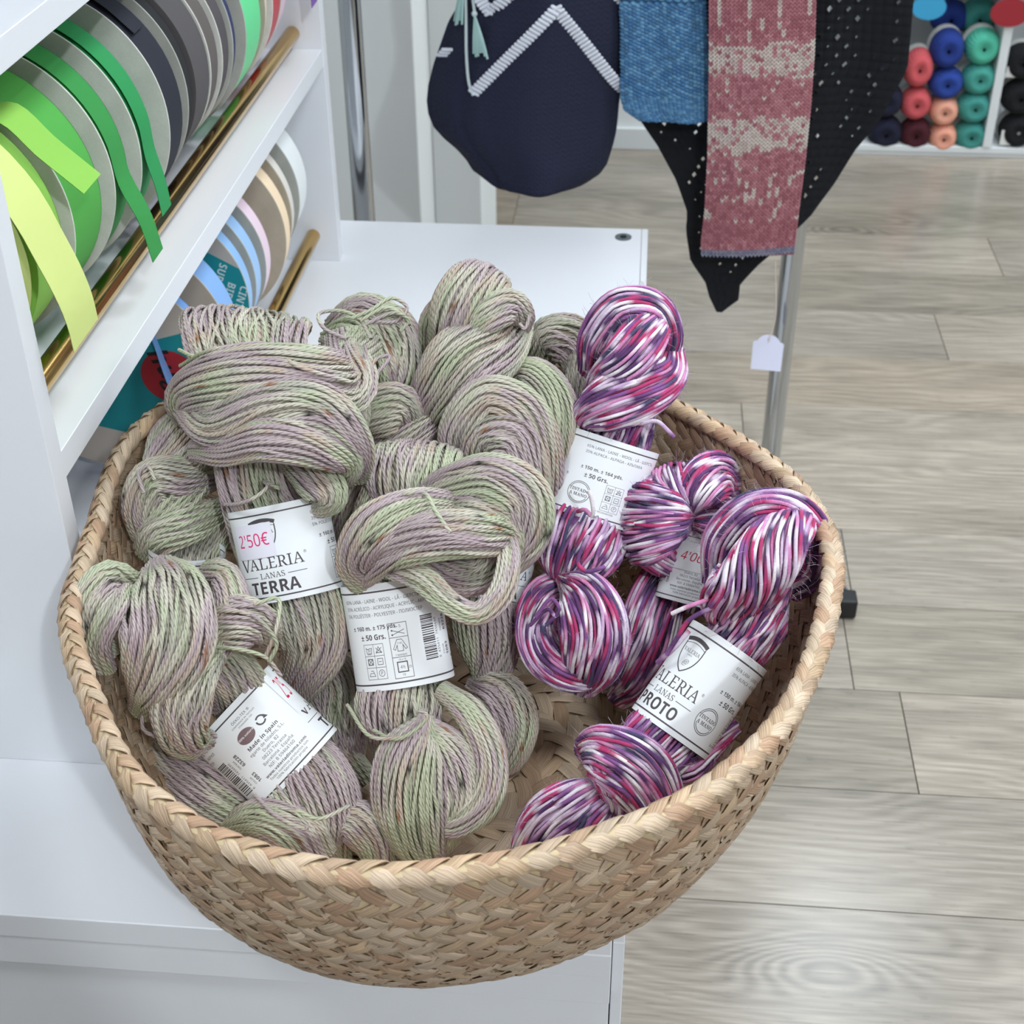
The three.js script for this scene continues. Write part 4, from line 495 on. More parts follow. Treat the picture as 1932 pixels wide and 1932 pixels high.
    if (kind === 'plum') { c.lineWidth = 4; c.beginPath(); c.arc(600, 430, 78, 0, 7); c.stroke(); c.beginPath(); c.arc(600, 430, 68, 3.6, 5.9); c.stroke(); c.beginPath(); c.arc(600, 430, 68, 0.5, 2.7); c.stroke(); c.font = 'bold 30px serif'; c.fillText('TINTADO', 600, 424); c.fillText('A MANO', 600, 458); c.font = '21px sans-serif'; c.fillText('Se recomienda', 800, 528); }
    // bar code, printed sideways
    const r = rng(kind === 'sage' ? 3 : 4); c.save(); c.translate(1040, 215); for (let y = 0; y < 250;) { const h = 3 + Math.floor(r() * 4) * 2; c.fillRect(0, y, 84, h); y += h + 3 + Math.floor(r() * 3) * 2; } c.translate(100, 250); c.rotate(-Math.PI / 2); c.textAlign = 'left'; c.font = '24px monospace'; c.fillText('8 435411 7456690', -6, 10); c.translate(0, 44); c.font = '18px sans-serif'; c.fillText('COLOR', 8, 0); c.fillText('TINTADA', 140, 0); c.font = 'bold 34px sans-serif'; c.fillText('1083', 0, 38); c.fillText('63228', 140, 38); c.restore();
    // maker's panel
    c.textAlign = 'center'; c.font = '24px sans-serif'; c.fillText('\u00d6EKO-TEX \u00ae', 1400, 100); c.font = '15px sans-serif'; c.fillText('CONFIDENCE IN TEXTILES', 1400, 122); c.fillText('STANDARD 100', 1400, 142); c.fillStyle = '#7d666a'; c.beginPath(); c.ellipse(1345, 205, 58, 46, 0, 0, 7); c.fill(); c.fillStyle = '#e8dfe0'; c.font = 'bold 20px sans-serif'; c.fillText('100% natural', 1345, 205); c.font = '16px sans-serif'; c.fillText('\u2713', 1352, 230); c.fillStyle = ink; c.strokeStyle = ink; c.lineWidth = 10; c.beginPath(); c.arc(1462, 200, 27, 0.6, 3.4); c.stroke(); c.beginPath(); c.arc(1462, 200, 27, 3.9, 6.1); c.stroke(); c.beginPath(); c.moveTo(1478, 208); c.lineTo(1508, 212); c.lineTo(1492, 184); c.fill();
    c.font = 'bold 34px sans-serif'; c.fillText('Made in Spain', 1405, 290); c.font = '27px sans-serif'; ['egarte de hilados, S.L.', 'Duero, 82', '08223 Terrassa', 'Barcelona - Espa\u00f1a', 'NIF: B 59464160'].forEach((t, i) => c.fillText(t, 1405, 324 + i * 32)); c.font = 'bold 27px sans-serif'; c.fillText('www.valeriadiroma.com', 1405, 486); c.font = '22px sans-serif'; c.fillText('Todos nuestros productos son', 1405, 512); c.fillText('100% fabricaci\u00f3n propia', 1405, 536);
  });
}
const paperOf = { sage: std(0xffffff, 0.55, { map: wrapper('sage'), side: THREE.DoubleSide }), plum: std(0xffffff, 0.55, { map: wrapper('plum'), side: THREE.DoubleSide }) };
// handwriting on a small patch that follows the band
function sticker(a, b, w, flat, u0, u1, v0, v1, material, lift = 0.0006) { const A = V(a), B = V(b), up = A.clone().sub(B), H = up.length(); up.normalize(); const W = new THREE.Vector3().crossVectors(AWAY, up).normalize(), D = new THREE.Vector3().crossVectors(up, W).normalize(); if (D.dot(AWAY) > 0) D.negate(); const C = new Collector(), n = 12; for (let f = 0; f < 2; f++) for (let j = 0; j <= 1; j++) for (let i = 0; i <= n; i++) { const al = lerp(u0, u1, i / n), v = lerp(v0, v1, j), k = w * (1 + 0.012 * Math.pow(2 * v - 1, 2) + 0.006 * Math.sin(al * 3 + v * 2)) + (f ? lift - 0.0003 : lift); const p = B.clone().addScaledVector(up, H * v).addScaledVector(W, Math.sin(al) * k).addScaledVector(D, Math.cos(al) * (flat * (k - lift) + lift)); C.vertex(p.x, p.y, p.z, 0, 0, 0, i / n, j); } const off = 2 * (n + 1); for (let f = 0; f < 2; f++) for (let i = 0; i < n; i++) { const q = f * off + i, s = q + n + 1; if (f) C.i.push(q, s, q + 1, q + 1, s, s + 1); else C.i.push(q, q + 1, s, q + 1, s + 1, s); } return new THREE.Mesh(C.geometry(false), material); }
// put a skein together; everything is given in room coordinates and moved under a group at its lower end
function skein({ kind, label, origin, bundles, loose = [], bands = [] }) {
  const t = thing(kind === 'sage' ? 'sage_yarn_skein' : 'purple_yarn_skein', label, 'yarn skein', origin, kind === 'sage' ? 'sage and mauve skeins in the basket' : 'purple skeins in the basket');
  const shift = (g) => g.translate(-origin[0], -origin[1], -origin[2]);
  bundles.forEach(([pts, o = {}], i) => { const C = new Collector(); addBundle(C, kind, pts, { seed: i + 1 + Math.round(1000 * Math.abs(origin[0] + origin[2])), ...o }); const m = mesh('strand_bundle', shift(C.geometry()), KIND[kind].mat, t); });
  if (kind === 'plum') { const C = new Collector(), r = rng(bundles.length * 71 + 5); for (const [pts] of bundles) { const cv = new THREE.CatmullRomCurve3(pts.map(V), false, 'centripetal'); for (let k = 0; k < 190; k++) { const t = 0.08 + 0.84 * r(), p = cv.getPoint(t), T = cv.getTangent(t), i0 = Math.min(pts.length - 2, Math.floor(t * (pts.length - 1))), ra = lerp(pts[i0][3], pts[i0 + 1][3], t * (pts.length - 1) - i0), A = new THREE.Vector3().crossVectors(AWAY, T).normalize(), B = new THREE.Vector3().crossVectors(T, A), th = r() * 6.283, n = A.multiplyScalar(Math.cos(th)).addScaledVector(B, Math.sin(th) * 0.68); const a = p.clone().addScaledVector(n, ra * 0.9), L = 0.004 + 0.007 * r(), s = T.clone().multiplyScalar((r() - 0.5) * 1.8).addScaledVector(n, 0.35 + 0.7 * r()).normalize(); const b = a.clone().addScaledVector(s, L * 0.55), c = b.clone().addScaledVector(s, L * 0.45).addScaledVector(T, L * 0.5 * (r() - 0.5)); const col = PLUM[[0, 1, 8, 4, 2][Math.floor(r() * 5)]]; addStrand(C, [a, b, c], [n, n, n], 0.00009, 3, () => [col.r, col.g, col.b], L, 0.01); } } mesh('stray_fibres', shift(C.geometry()), KIND.plum.mat, t).userData.kind = 'stuff'; }
  loose.forEach(([pts, o = {}], i) => { const C = new Collector(); addLoose(C, kind, pts, i + 3, o.r || 1); mesh(o.name || 'loose_strand', shift(C.geometry()), KIND[kind].mat, t); });
  for (const b of bands) { const m = mesh('paper_band', shift(labelGeometry(b.a, b.b, b.w, b.flat ?? 0.62, b.face, 1, b.turn || 0)), paperOf[kind], t); if (b.label) m.userData.label = b.label; for (const s of b.stickers || []) { const k = sticker(b.a, b.b, b.w, b.flat ?? 0.62, ...s.at, s.mat); shift(k.geometry); k.name = 'price_mark'; k.userData.label = s.label; m.add(k); } }
  return t;
}
const pen = (text, ink, bg, font = 'italic 120px sans-serif') => std(0xffffff, 0.6, { map: canvasTexture(384, 256, (c) => { c.fillStyle = bg; c.fillRect(0, 0, 384, 256); c.fillStyle = ink; c.font = font; c.textAlign = 'center'; c.fillText(text, 192, 165); }) });

// ---------------------------------------------------------------- the skeins in the basket
// sage, at the left: label TERRA in front
skein({ kind: 'sage', label: 'big sage skein whose label reads TERRA with a pink price', origin: [-0.2511, 0.5931, -0.8184],
  bundles: [
    [[[-0.2814, 0.8055, -0.9381, 0.0322], [-0.2831, 0.8367, -0.929, 0.044], [-0.2897, 0.8483, -0.9486, 0.0492], [-0.2981, 0.8405, -0.979, 0.0497], [-0.3043, 0.812, -1.0014, 0.042]], { flat: 0.2, twist: 0.01, loose: 0.06, wide: [1, -0.06, 0.02] }],
    [[[-0.229, 0.8208, -0.9903, 0.0157], [-0.2076, 0.828, -0.9119, 0.0233], [-0.2176, 0.8454, -0.8803, 0.0262], [-0.2526, 0.8536, -0.8705, 0.0245], [-0.2922, 0.8444, -0.8725, 0.0232], [-0.3255, 0.8152, -0.8979, 0.0187], [-0.3304, 0.7776, -0.9262, 0.0146]], { flat: 0.6, twist: 0.1, loose: 0.06 }],
    [[[-0.327, 0.8111, -0.901, 0.0141], [-0.2961, 0.8187, -0.8604, 0.0173], [-0.2527, 0.8389, -0.848, 0.0213], [-0.216, 0.8371, -0.8503, 0.022], [-0.196, 0.8108, -0.8524, 0.0172], [-0.1995, 0.7705, -0.8729, 0.0116]], { flat: 0.6, twist: -0.12, loose: 0.07 }],
    [[[-0.3199, 0.7821, -0.8816, 0.0086], [-0.2878, 0.8038, -0.8509, 0.0128], [-0.2506, 0.8255, -0.8329, 0.0168], [-0.2176, 0.8222, -0.8338, 0.0168], [-0.1973, 0.801, -0.8454, 0.0119], [-0.2102, 0.7674, -0.8697, 0.0093]], { flat: 0.62, twist: 0.1, loose: 0.08 }],
    [[[-0.2765, 0.7889, -0.9271, 0.0322], [-0.2747, 0.778, -0.877, 0.0296], [-0.268, 0.7555, -0.8621, 0.0304], [-0.2595, 0.7243, -0.8596, 0.0332], [-0.2462, 0.6949, -0.8405, 0.0332]], { flat: 0.55, twist: 0.02 }],
    [[[-0.2521, 0.7816, -0.8877, 0.0133], [-0.2235, 0.786, -0.8508, 0.0182], [-0.2105, 0.7762, -0.8392, 0.0143], [-0.2201, 0.7607, -0.8458, 0.0076], [-0.2449, 0.7437, -0.8744, 0.0055]], { twist: 0.1 }],
    [[[-0.2471, 0.6982, -0.8427, 0.0332], [-0.2308, 0.6847, -0.8166, 0.0312], [-0.2254, 0.6622, -0.8077, 0.0258], [-0.2387, 0.6265, -0.806, 0.0159], [-0.2551, 0.5915, -0.8168, 0.0098]], { flat: 0.6, twist: 0.1 }],
    [[[-0.2084, 0.8206, -0.9922, 0.0182], [-0.2121, 0.8231, -0.9447, 0.0143], [-0.2085, 0.7986, -0.9159, 0.0158], [-0.2051, 0.7718, -0.9221, 0.008]], { twist: 0.1 }],
  ],
  loose: [[[[-0.2883, 0.7631, -0.841], [-0.2735, 0.7732, -0.8286], [-0.2604, 0.7813, -0.8257], [-0.2535, 0.7846, -0.8348], [-0.2587, 0.7822, -0.8448], [-0.2465, 0.7794, -0.8404]], { name: 'tie' }], [[[-0.336, 0.8289, -0.9246], [-0.2984, 0.8621, -0.8903], [-0.2611, 0.8656, -0.8962], [-0.231, 0.8669, -0.8634], [-0.196, 0.8526, -0.8691]], {}], [[[-0.3342, 0.8434, -0.9226], [-0.3174, 0.849, -0.9037], [-0.2934, 0.8511, -0.8953]], {}]],
  bands: [{ a: [-0.2555, 0.7545, -0.8589], b: [-0.2392, 0.6951, -0.8267], w: 0.0366, flat: 0.6, face: 0.215, label: 'white paper band reading TERRA', stickers: [{ at: [-1.05, -0.12, 0.48, 0.84], mat: pen("2'50\u20ac", '#e0316c', '#e9e6f2', '130px sans-serif'), label: 'pale sticker with a pink handwritten price' }] }] });
// sage, in the middle: care symbols in front
skein({ kind: 'sage', label: 'sage skein in the middle whose label shows care symbols and bar code', origin: [-0.1323, 0.5403, -0.72],
  bundles: [
    [[[-0.1631, 0.7243, -0.881, 0.0231], [-0.1591, 0.7654, -0.8733, 0.0349], [-0.1576, 0.7757, -0.8927, 0.036], [-0.159, 0.7628, -0.9203, 0.0346], [-0.1612, 0.7209, -0.952, 0.0294]], { flat: 0.28, twist: 0.02, wide: [1, 0.02, 0.06] }],
    [[[-0.1997, 0.7022, -0.8744, 0.0137], [-0.1893, 0.7335, -0.8727, 0.0158], [-0.176, 0.7605, -0.8865, 0.0165], [-0.1671, 0.7649, -0.9209, 0.0145]], { flat: 0.7, twist: 0.08 }],
    [[[-0.157, 0.7502, -0.8751, 0.0102], [-0.1266, 0.7762, -0.8595, 0.0152], [-0.0946, 0.7901, -0.8477, 0.0194], [-0.0714, 0.782, -0.8382, 0.0193], [-0.069, 0.7547, -0.8318, 0.0172], [-0.0843, 0.7289, -0.8308, 0.0122], [-0.1019, 0.7047, -0.8489, 0.0078]], { twist: 0.12, loose: 0.07 }],
    [[[-0.1347, 0.7565, -0.8573, 0.0092], [-0.1047, 0.7717, -0.8341, 0.0149], [-0.0798, 0.7577, -0.8267, 0.0149], [-0.0861, 0.7274, -0.8295, 0.0099]], { twist: 0.1, loose: 0.07 }],
    [[[-0.1183, 0.7627, -0.8509, 0.0099], [-0.1443, 0.7799, -0.8237, 0.0155], [-0.1714, 0.7746, -0.8052, 0.0183], [-0.1893, 0.7433, -0.8062, 0.0142], [-0.1818, 0.7095, -0.8202, 0.0131]], { twist: -0.1, loose: 0.06 }],
    [[[-0.1508, 0.7341, -0.828, 0.0091], [-0.1225, 0.729, -0.815, 0.0151], [-0.102, 0.7319, -0.819, 0.0166], [-0.0898, 0.7404, -0.8504, 0.0115]], { twist: 0.15, loose: 0.08 }],
    [[[-0.1909, 0.7204, -0.8146, 0.0106], [-0.1606, 0.7595, -0.8019, 0.0162], [-0.1262, 0.7755, -0.798, 0.0181], [-0.0947, 0.7695, -0.8091, 0.0161], [-0.0776, 0.7461, -0.8433, 0.0129]], { twist: 0.1, loose: 0.08 }],
    [[[-0.1624, 0.74, -0.8065, 0.0097], [-0.137, 0.7442, -0.7875, 0.011], [-0.1171, 0.7355, -0.7736, 0.0094], [-0.0983, 0.7325, -0.7684, 0.0087], [-0.0831, 0.7412, -0.7808, 0.0094], [-0.0798, 0.7544, -0.8061, 0.0088], [-0.0905, 0.7613, -0.8404, 0.0083]], { flat: 0.7, twist: 0.1, loose: 0.12 }],
    [[[-0.1745, 0.7133, -0.8479, 0.0329], [-0.1638, 0.6809, -0.8143, 0.0333], [-0.1553, 0.6458, -0.7908, 0.0333]], { flat: 0.58, twist: 0.02 }],
    [[[-0.1585, 0.6471, -0.8097, 0.0259], [-0.1581, 0.6364, -0.778, 0.0332], [-0.1571, 0.6139, -0.7686, 0.0271], [-0.1655, 0.5838, -0.7713, 0.0158]], { flat: 0.6, twist: 0.05 }],
    [[[-0.1352, 0.6429, -0.7603, 0.0061], [-0.1432, 0.6289, -0.7376, 0.0247], [-0.1441, 0.6042, -0.7204, 0.0277], [-0.1373, 0.5719, -0.7109, 0.0227], [-0.1276, 0.5416, -0.7092, 0.0107]], { flat: 0.72, twist: 0.08 }],
    [[[-0.1374, 0.6417, -0.7592, 0.0053], [-0.1193, 0.6216, -0.747, 0.0189], [-0.1117, 0.5998, -0.7326, 0.0212], [-0.1194, 0.5743, -0.7204, 0.0167], [-0.1274, 0.5511, -0.7157, 0.0092]], { flat: 0.72, twist: -0.08 }],
    [[[-0.1281, 0.649, -0.7835, 0.0077], [-0.1055, 0.6449, -0.7645, 0.0114], [-0.0886, 0.6218, -0.744, 0.0128], [-0.0921, 0.597, -0.7265, 0.0136], [-0.1108, 0.5829, -0.715, 0.0113], [-0.1301, 0.5756, -0.7203, 0.0068]], { flat: 0.75, twist: 0.1, loose: 0.07 }],
  ],
  loose: [[[[-0.1818, 0.7629, -0.851], [-0.1542, 0.7934, -0.8199], [-0.139, 0.7967, -0.8175], [-0.1291, 0.7918, -0.8029], [-0.1178, 0.7828, -0.7916]], { name: 'tie', r: 1.1 }], [[[-0.172, 0.6386, -0.7476], [-0.1518, 0.6471, -0.7311], [-0.1375, 0.654, -0.7372], [-0.1319, 0.6606, -0.7423], [-0.138, 0.6637, -0.7439]], { name: 'tie' }], [[[-0.1952, 0.6401, -0.7708], [-0.1719, 0.6418, -0.7377], [-0.1482, 0.648, -0.732]], {}]],
  bands: [{ a: [-0.1699, 0.7121, -0.8292], b: [-0.155, 0.6464, -0.7913], w: 0.0358, flat: 0.6, face: 0.545, label: 'white paper band with care symbols' }] });
// sage, front left: maker's panel of the label
skein({ kind: 'sage', label: 'sage skein lying front left with the Made in Spain side of its label up', origin: [-0.1982, 0.5472, -0.7185],
  bundles: [
    [[[-0.3257, 0.7388, -0.7901, 0.0164], [-0.3094, 0.7443, -0.7527, 0.031], [-0.2999, 0.7363, -0.7237, 0.0332], [-0.308, 0.7098, -0.7107, 0.0248], [-0.3267, 0.6726, -0.7197, 0.0117]], { flat: 0.7, twist: 0.1, loose: 0.06 }],
    [[[-0.3405, 0.7383, -0.7761, 0.0096], [-0.3484, 0.7559, -0.757, 0.0137], [-0.359, 0.7449, -0.7423, 0.0143], [-0.3585, 0.724, -0.7339, 0.013], [-0.3442, 0.7087, -0.7309, 0.0094]], { twist: 0.12, loose: 0.07 }],
    [[[-0.3372, 0.7474, -0.7583, 0.0065], [-0.3369, 0.7511, -0.7304, 0.0092], [-0.3482, 0.7291, -0.7202, 0.0092], [-0.3474, 0.7046, -0.7216, 0.0079]], { twist: 0.1, loose: 0.07 }],
    [[[-0.295, 0.7304, -0.7994, 0.0113], [-0.2763, 0.7402, -0.7835, 0.0133], [-0.2686, 0.7287, -0.7642, 0.0139], [-0.2806, 0.7078, -0.7485, 0.0146], [-0.301, 0.6863, -0.7439, 0.0133]], { twist: 0.1 }],
    [[[-0.2904, 0.7042, -0.7695, 0.0127], [-0.2704, 0.7209, -0.7586, 0.0205], [-0.2521, 0.7196, -0.7594, 0.0183], [-0.2472, 0.6925, -0.7777, 0.009]], { flat: 0.6, twist: 0.06, loose: 0.07 }],
    [[[-0.2823, 0.7063, -0.7473, 0.0146], [-0.2897, 0.7063, -0.7161, 0.0207], [-0.2936, 0.6873, -0.7026, 0.0214], [-0.2922, 0.6619, -0.7034, 0.0167], [-0.2888, 0.6397, -0.725, 0.0112]], { flat: 0.66, twist: 0.08, loose: 0.09 }],
    [[[-0.2935, 0.6789, -0.7761, 0.0152], [-0.2769, 0.6729, -0.7613, 0.0211], [-0.2672, 0.6357, -0.767, 0.0262], [-0.2479, 0.6098, -0.757, 0.0295]], { flat: 0.56, twist: 0.03 }],
    [[[-0.2478, 0.6082, -0.7559, 0.0295], [-0.2252, 0.6022, -0.7356, 0.0344], [-0.2107, 0.5912, -0.7172, 0.0341], [-0.2064, 0.565, -0.7117, 0.0229], [-0.1975, 0.5345, -0.7097, 0.0116]], { flat: 0.6, twist: 0.06 }],
    [[[-0.2773, 0.5681, -0.7131, 0.0092], [-0.2498, 0.5874, -0.7048, 0.0151], [-0.221, 0.587, -0.695, 0.0194], [-0.2073, 0.5639, -0.6925, 0.0166]], { flat: 0.6, twist: 0.1 }],
    [[[-0.211, 0.565, -0.7112, 0.0115], [-0.1869, 0.5832, -0.714, 0.0174], [-0.1713, 0.5722, -0.7078, 0.0167], [-0.1651, 0.5419, -0.7058, 0.0115]], { flat: 0.7, twist: 0.1 }],
  ],
  loose: [[[[-0.2518, 0.6087, -0.7071], [-0.2257, 0.6169, -0.6787], [-0.2063, 0.6155, -0.6734], [-0.214, 0.625, -0.6793], [-0.1994, 0.6204, -0.6775], [-0.1801, 0.6204, -0.6915]], { name: 'tie', r: 1.05 }], [[[-0.2796, 0.7142, -0.7408], [-0.2571, 0.719, -0.7341], [-0.2402, 0.7112, -0.7364], [-0.2312, 0.6941, -0.7377]], {}], [[[-0.2502, 0.7378, -0.76], [-0.2342, 0.7406, -0.7635], [-0.2338, 0.7259, -0.7473], [-0.2414, 0.7079, -0.7402]], {}], [[[-0.2504, 0.735, -0.7519], [-0.2387, 0.7353, -0.7411], [-0.2315, 0.7217, -0.7385], [-0.2372, 0.7088, -0.7351]], {}], [[[-0.3222, 0.6818, -0.7143], [-0.3205, 0.6718, -0.7015], [-0.3095, 0.6673, -0.6994], [-0.2975, 0.6751, -0.6998]], {}]],
  bands: [{ a: [-0.2792, 0.6412, -0.7611], b: [-0.2279, 0.6015, -0.741], w: 0.0402, flat: 0.6, face: 0.85, label: 'white paper band, maker side', stickers: [{ at: [0.95, 1.4, 0.42, 0.95], mat: pen("2'5", '#d02048', '#eef0f3', 'italic 170px sans-serif'), label: 'red handwritten price' }] }] });
// sage, back left against the wall of the basket
skein({ kind: 'sage', label: 'shaded sage skein leaning on the back left wall of the basket', origin: [-0.3385, 0.6646, -0.8594],
  bundles: [
    [[[-0.3542, 0.7606, -0.9732, 0.0127], [-0.3438, 0.771, -0.9204, 0.0227], [-0.3411, 0.7557, -0.8918, 0.0264], [-0.343, 0.7355, -0.8715, 0.0239], [-0.3493, 0.7134, -0.8678, 0.0161]], { twist: 0.75, loose: 0.05 }],
    [[[-0.3147, 0.7331, -0.9213, 0.0083], [-0.3298, 0.7562, -0.881, 0.0175], [-0.3518, 0.7591, -0.8748, 0.0174], [-0.3636, 0.7385, -0.8655, 0.0143], [-0.3636, 0.7118, -0.8653, 0.0105]], { twist: 0.1, loose: 0.06 }],
    [[[-0.3061, 0.7239, -0.8914, 0.0106], [-0.3244, 0.7301, -0.8634, 0.0175], [-0.3477, 0.7221, -0.8557, 0.0175], [-0.3619, 0.7019, -0.8586, 0.0121]], { twist: 0.1, loose: 0.06 }],
    [[[-0.3158, 0.7173, -0.8859, 0.0227], [-0.3294, 0.7003, -0.8668, 0.025], [-0.3335, 0.6707, -0.852, 0.0252]], { twist: 0.02 }],
  ],
  loose: [[[[-0.3518, 0.7622, -0.8525], [-0.3563, 0.7734, -0.8598], [-0.348, 0.7808, -0.8597], [-0.3429, 0.7728, -0.8546]], {}]],
  bands: [{ a: [-0.3276, 0.7123, -0.8545], b: [-0.3331, 0.6477, -0.8483], w: 0.029, flat: 0.6, face: 0.42 }] });
// sage, second row: loops on top
skein({ kind: 'sage', label: 'sage skein at the back with loose loops on its top', origin: [-0.1954, 0.7118, -1.0035],
  bundles: [
    [[[-0.2391, 0.7974, -1.0341, 0.0216], [-0.2127, 0.8216, -1.0168, 0.0252], [-0.1906, 0.8147, -0.9959, 0.0232], [-0.1861, 0.79, -0.9853, 0.0208], [-0.1988, 0.7611, -0.9884, 0.0153]], { twist: 0.2, loose: 0.08 }],
    [[[-0.2454, 0.7986, -1.0222, 0.0145], [-0.2176, 0.8184, -0.9958, 0.0199], [-0.1972, 0.8035, -0.9814, 0.0215], [-0.1941, 0.773, -0.985, 0.0168]], { twist: 0.25, loose: 0.08 }],
    [[[-0.2107, 0.8228, -1.0056, 0.01], [-0.1907, 0.8348, -1.0036, 0.0116], [-0.1788, 0.8266, -1.0052, 0.0091], [-0.1782, 0.8041, -1.008, 0.0101]], { flat: 0.5, twist: 0.1, loose: 0.12 }],
    [[[-0.2164, 0.7518, -0.9681, 0.0126], [-0.1942, 0.7806, -0.9475, 0.0212], [-0.1781, 0.7838, -0.9513, 0.0196], [-0.1705, 0.7659, -0.9579, 0.0116], [-0.1764, 0.7365, -0.9736, 0.0085]], { twist: 0.1 }],
    [[[-0.2124, 0.7386, -0.9594, 0.0151], [-0.1834, 0.7551, -0.9431, 0.0181], [-0.1643, 0.7659, -0.9585, 0.019], [-0.1585, 0.7573, -0.9897, 0.0127]], { twist: 0.12 }],
    [[[-0.1971, 0.7296, -0.9669, 0.017], [-0.2107, 0.7254, -0.926, 0.0207], [-0.2177, 0.7034, -0.9101, 0.019], [-0.2212, 0.6694, -0.9107, 0.0168]], { twist: 0.2 }],
  ],
  loose: [[[[-0.2169, 0.8348, -0.9645], [-0.2375, 0.8376, -0.9767], [-0.2434, 0.8418, -0.9912], [-0.228, 0.8437, -0.994], [-0.2115, 0.8434, -0.9832], [-0.1971, 0.8393, -0.9574]], {}], [[[-0.2136, 0.848, -0.974], [-0.1999, 0.8529, -0.9787], [-0.186, 0.8559, -0.9943], [-0.1751, 0.8475, -0.9957], [-0.1811, 0.8415, -0.9848], [-0.1977, 0.8498, -0.9646]], {}], [[[-0.2075, 0.8463, -0.9734], [-0.188, 0.8544, -0.9809], [-0.1744, 0.8454, -0.9821], [-0.1721, 0.8391, -0.984], [-0.1795, 0.8482, -0.9896]], {}], [[[-0.2016, 0.8486, -0.9633], [-0.1801, 0.8556, -0.9703], [-0.1715, 0.8457, -0.9764], [-0.1771, 0.8394, -0.9716]], {}], [[[-0.1972, 0.8455, -0.9373], [-0.1969, 0.8205, -0.9261], [-0.1866, 0.8293, -0.9271], [-0.1801, 0.8359, -0.9383], [-0.189, 0.8347, -0.9366], [-0.1944, 0.8294, -0.9264]], {}]],
  bands: [{ a: [-0.2283, 0.681, -0.9302], b: [-0.2278, 0.6295, -0.9068], w: 0.022, flat: 0.6, face: 0.55 }] });
// sage, back centre with a knot of yarn on top
skein({ kind: 'sage', label: 'tallest sage skein at the back centre with a twisted knot on top', origin: [-0.1652, 0.7188, -1.0112],
  bundles: [
    [[[-0.1435, 0.8086, -1.0022, 0.0192], [-0.1327, 0.8439, -0.9972, 0.0269], [-0.1228, 0.8584, -1.0143, 0.0254], [-0.121, 0.8435, -1.053, 0.0221], [-0.1264, 0.8087, -1.0772, 0.0176]], { flat: 0.6, twist: 0.06 }],
    [[[-0.1324, 0.8247, -0.9901, 0.0074], [-0.114, 0.8449, -0.9875, 0.0137], [-0.0959, 0.8498, -0.9988, 0.0146], [-0.0865, 0.8319, -1.0117, 0.0099], [-0.098, 0.8091, -1.0314, 0.0076]], { flat: 0.6, twist: 0.1 }],
    [[[-0.1604, 0.7922, -1.0137, 0.011], [-0.1591, 0.8212, -1.0217, 0.0126], [-0.148, 0.8332, -1.0311, 0.0126], [-0.1403, 0.8224, -1.0487, 0.0111]], { flat: 0.6, twist: 0.1 }],
    [[[-0.0942, 0.8161, -1.0366, 0.017], [-0.107, 0.8188, -0.9945, 0.0271], [-0.127, 0.8127, -0.9701, 0.0333], [-0.144, 0.7852, -0.9677, 0.0296], [-0.16, 0.7451, -0.9811, 0.0144]], { flat: 0.62, twist: 0.08 }],
  ],
  loose: [[[[-0.0881, 0.8391, -0.9921], [-0.0839, 0.8357, -0.9902], [-0.0803, 0.8444, -0.9965]], {}]] });
// sage, far right of the back row
skein({ kind: 'sage', label: 'brownish sage skein end peeping out beside the tall purple skein', origin: [-0.0397, 0.7183, -1.0473],
  bundles: [[[[-0.0814, 0.7675, -1.0651, 0.015], [-0.0678, 0.7913, -1.0585, 0.0209], [-0.0456, 0.7923, -1.0492, 0.0224], [-0.036, 0.7685, -1.0397, 0.0191], [-0.0371, 0.7322, -1.0328, 0.0149]], { twist: 0.15, loose: 0.08 }], [[[-0.0448, 0.79, -1.0354, 0.0077], [-0.0458, 0.7689, -1.0207, 0.0103], [-0.0492, 0.7391, -1.012, 0.0086]], { twist: 0.1 }]] });
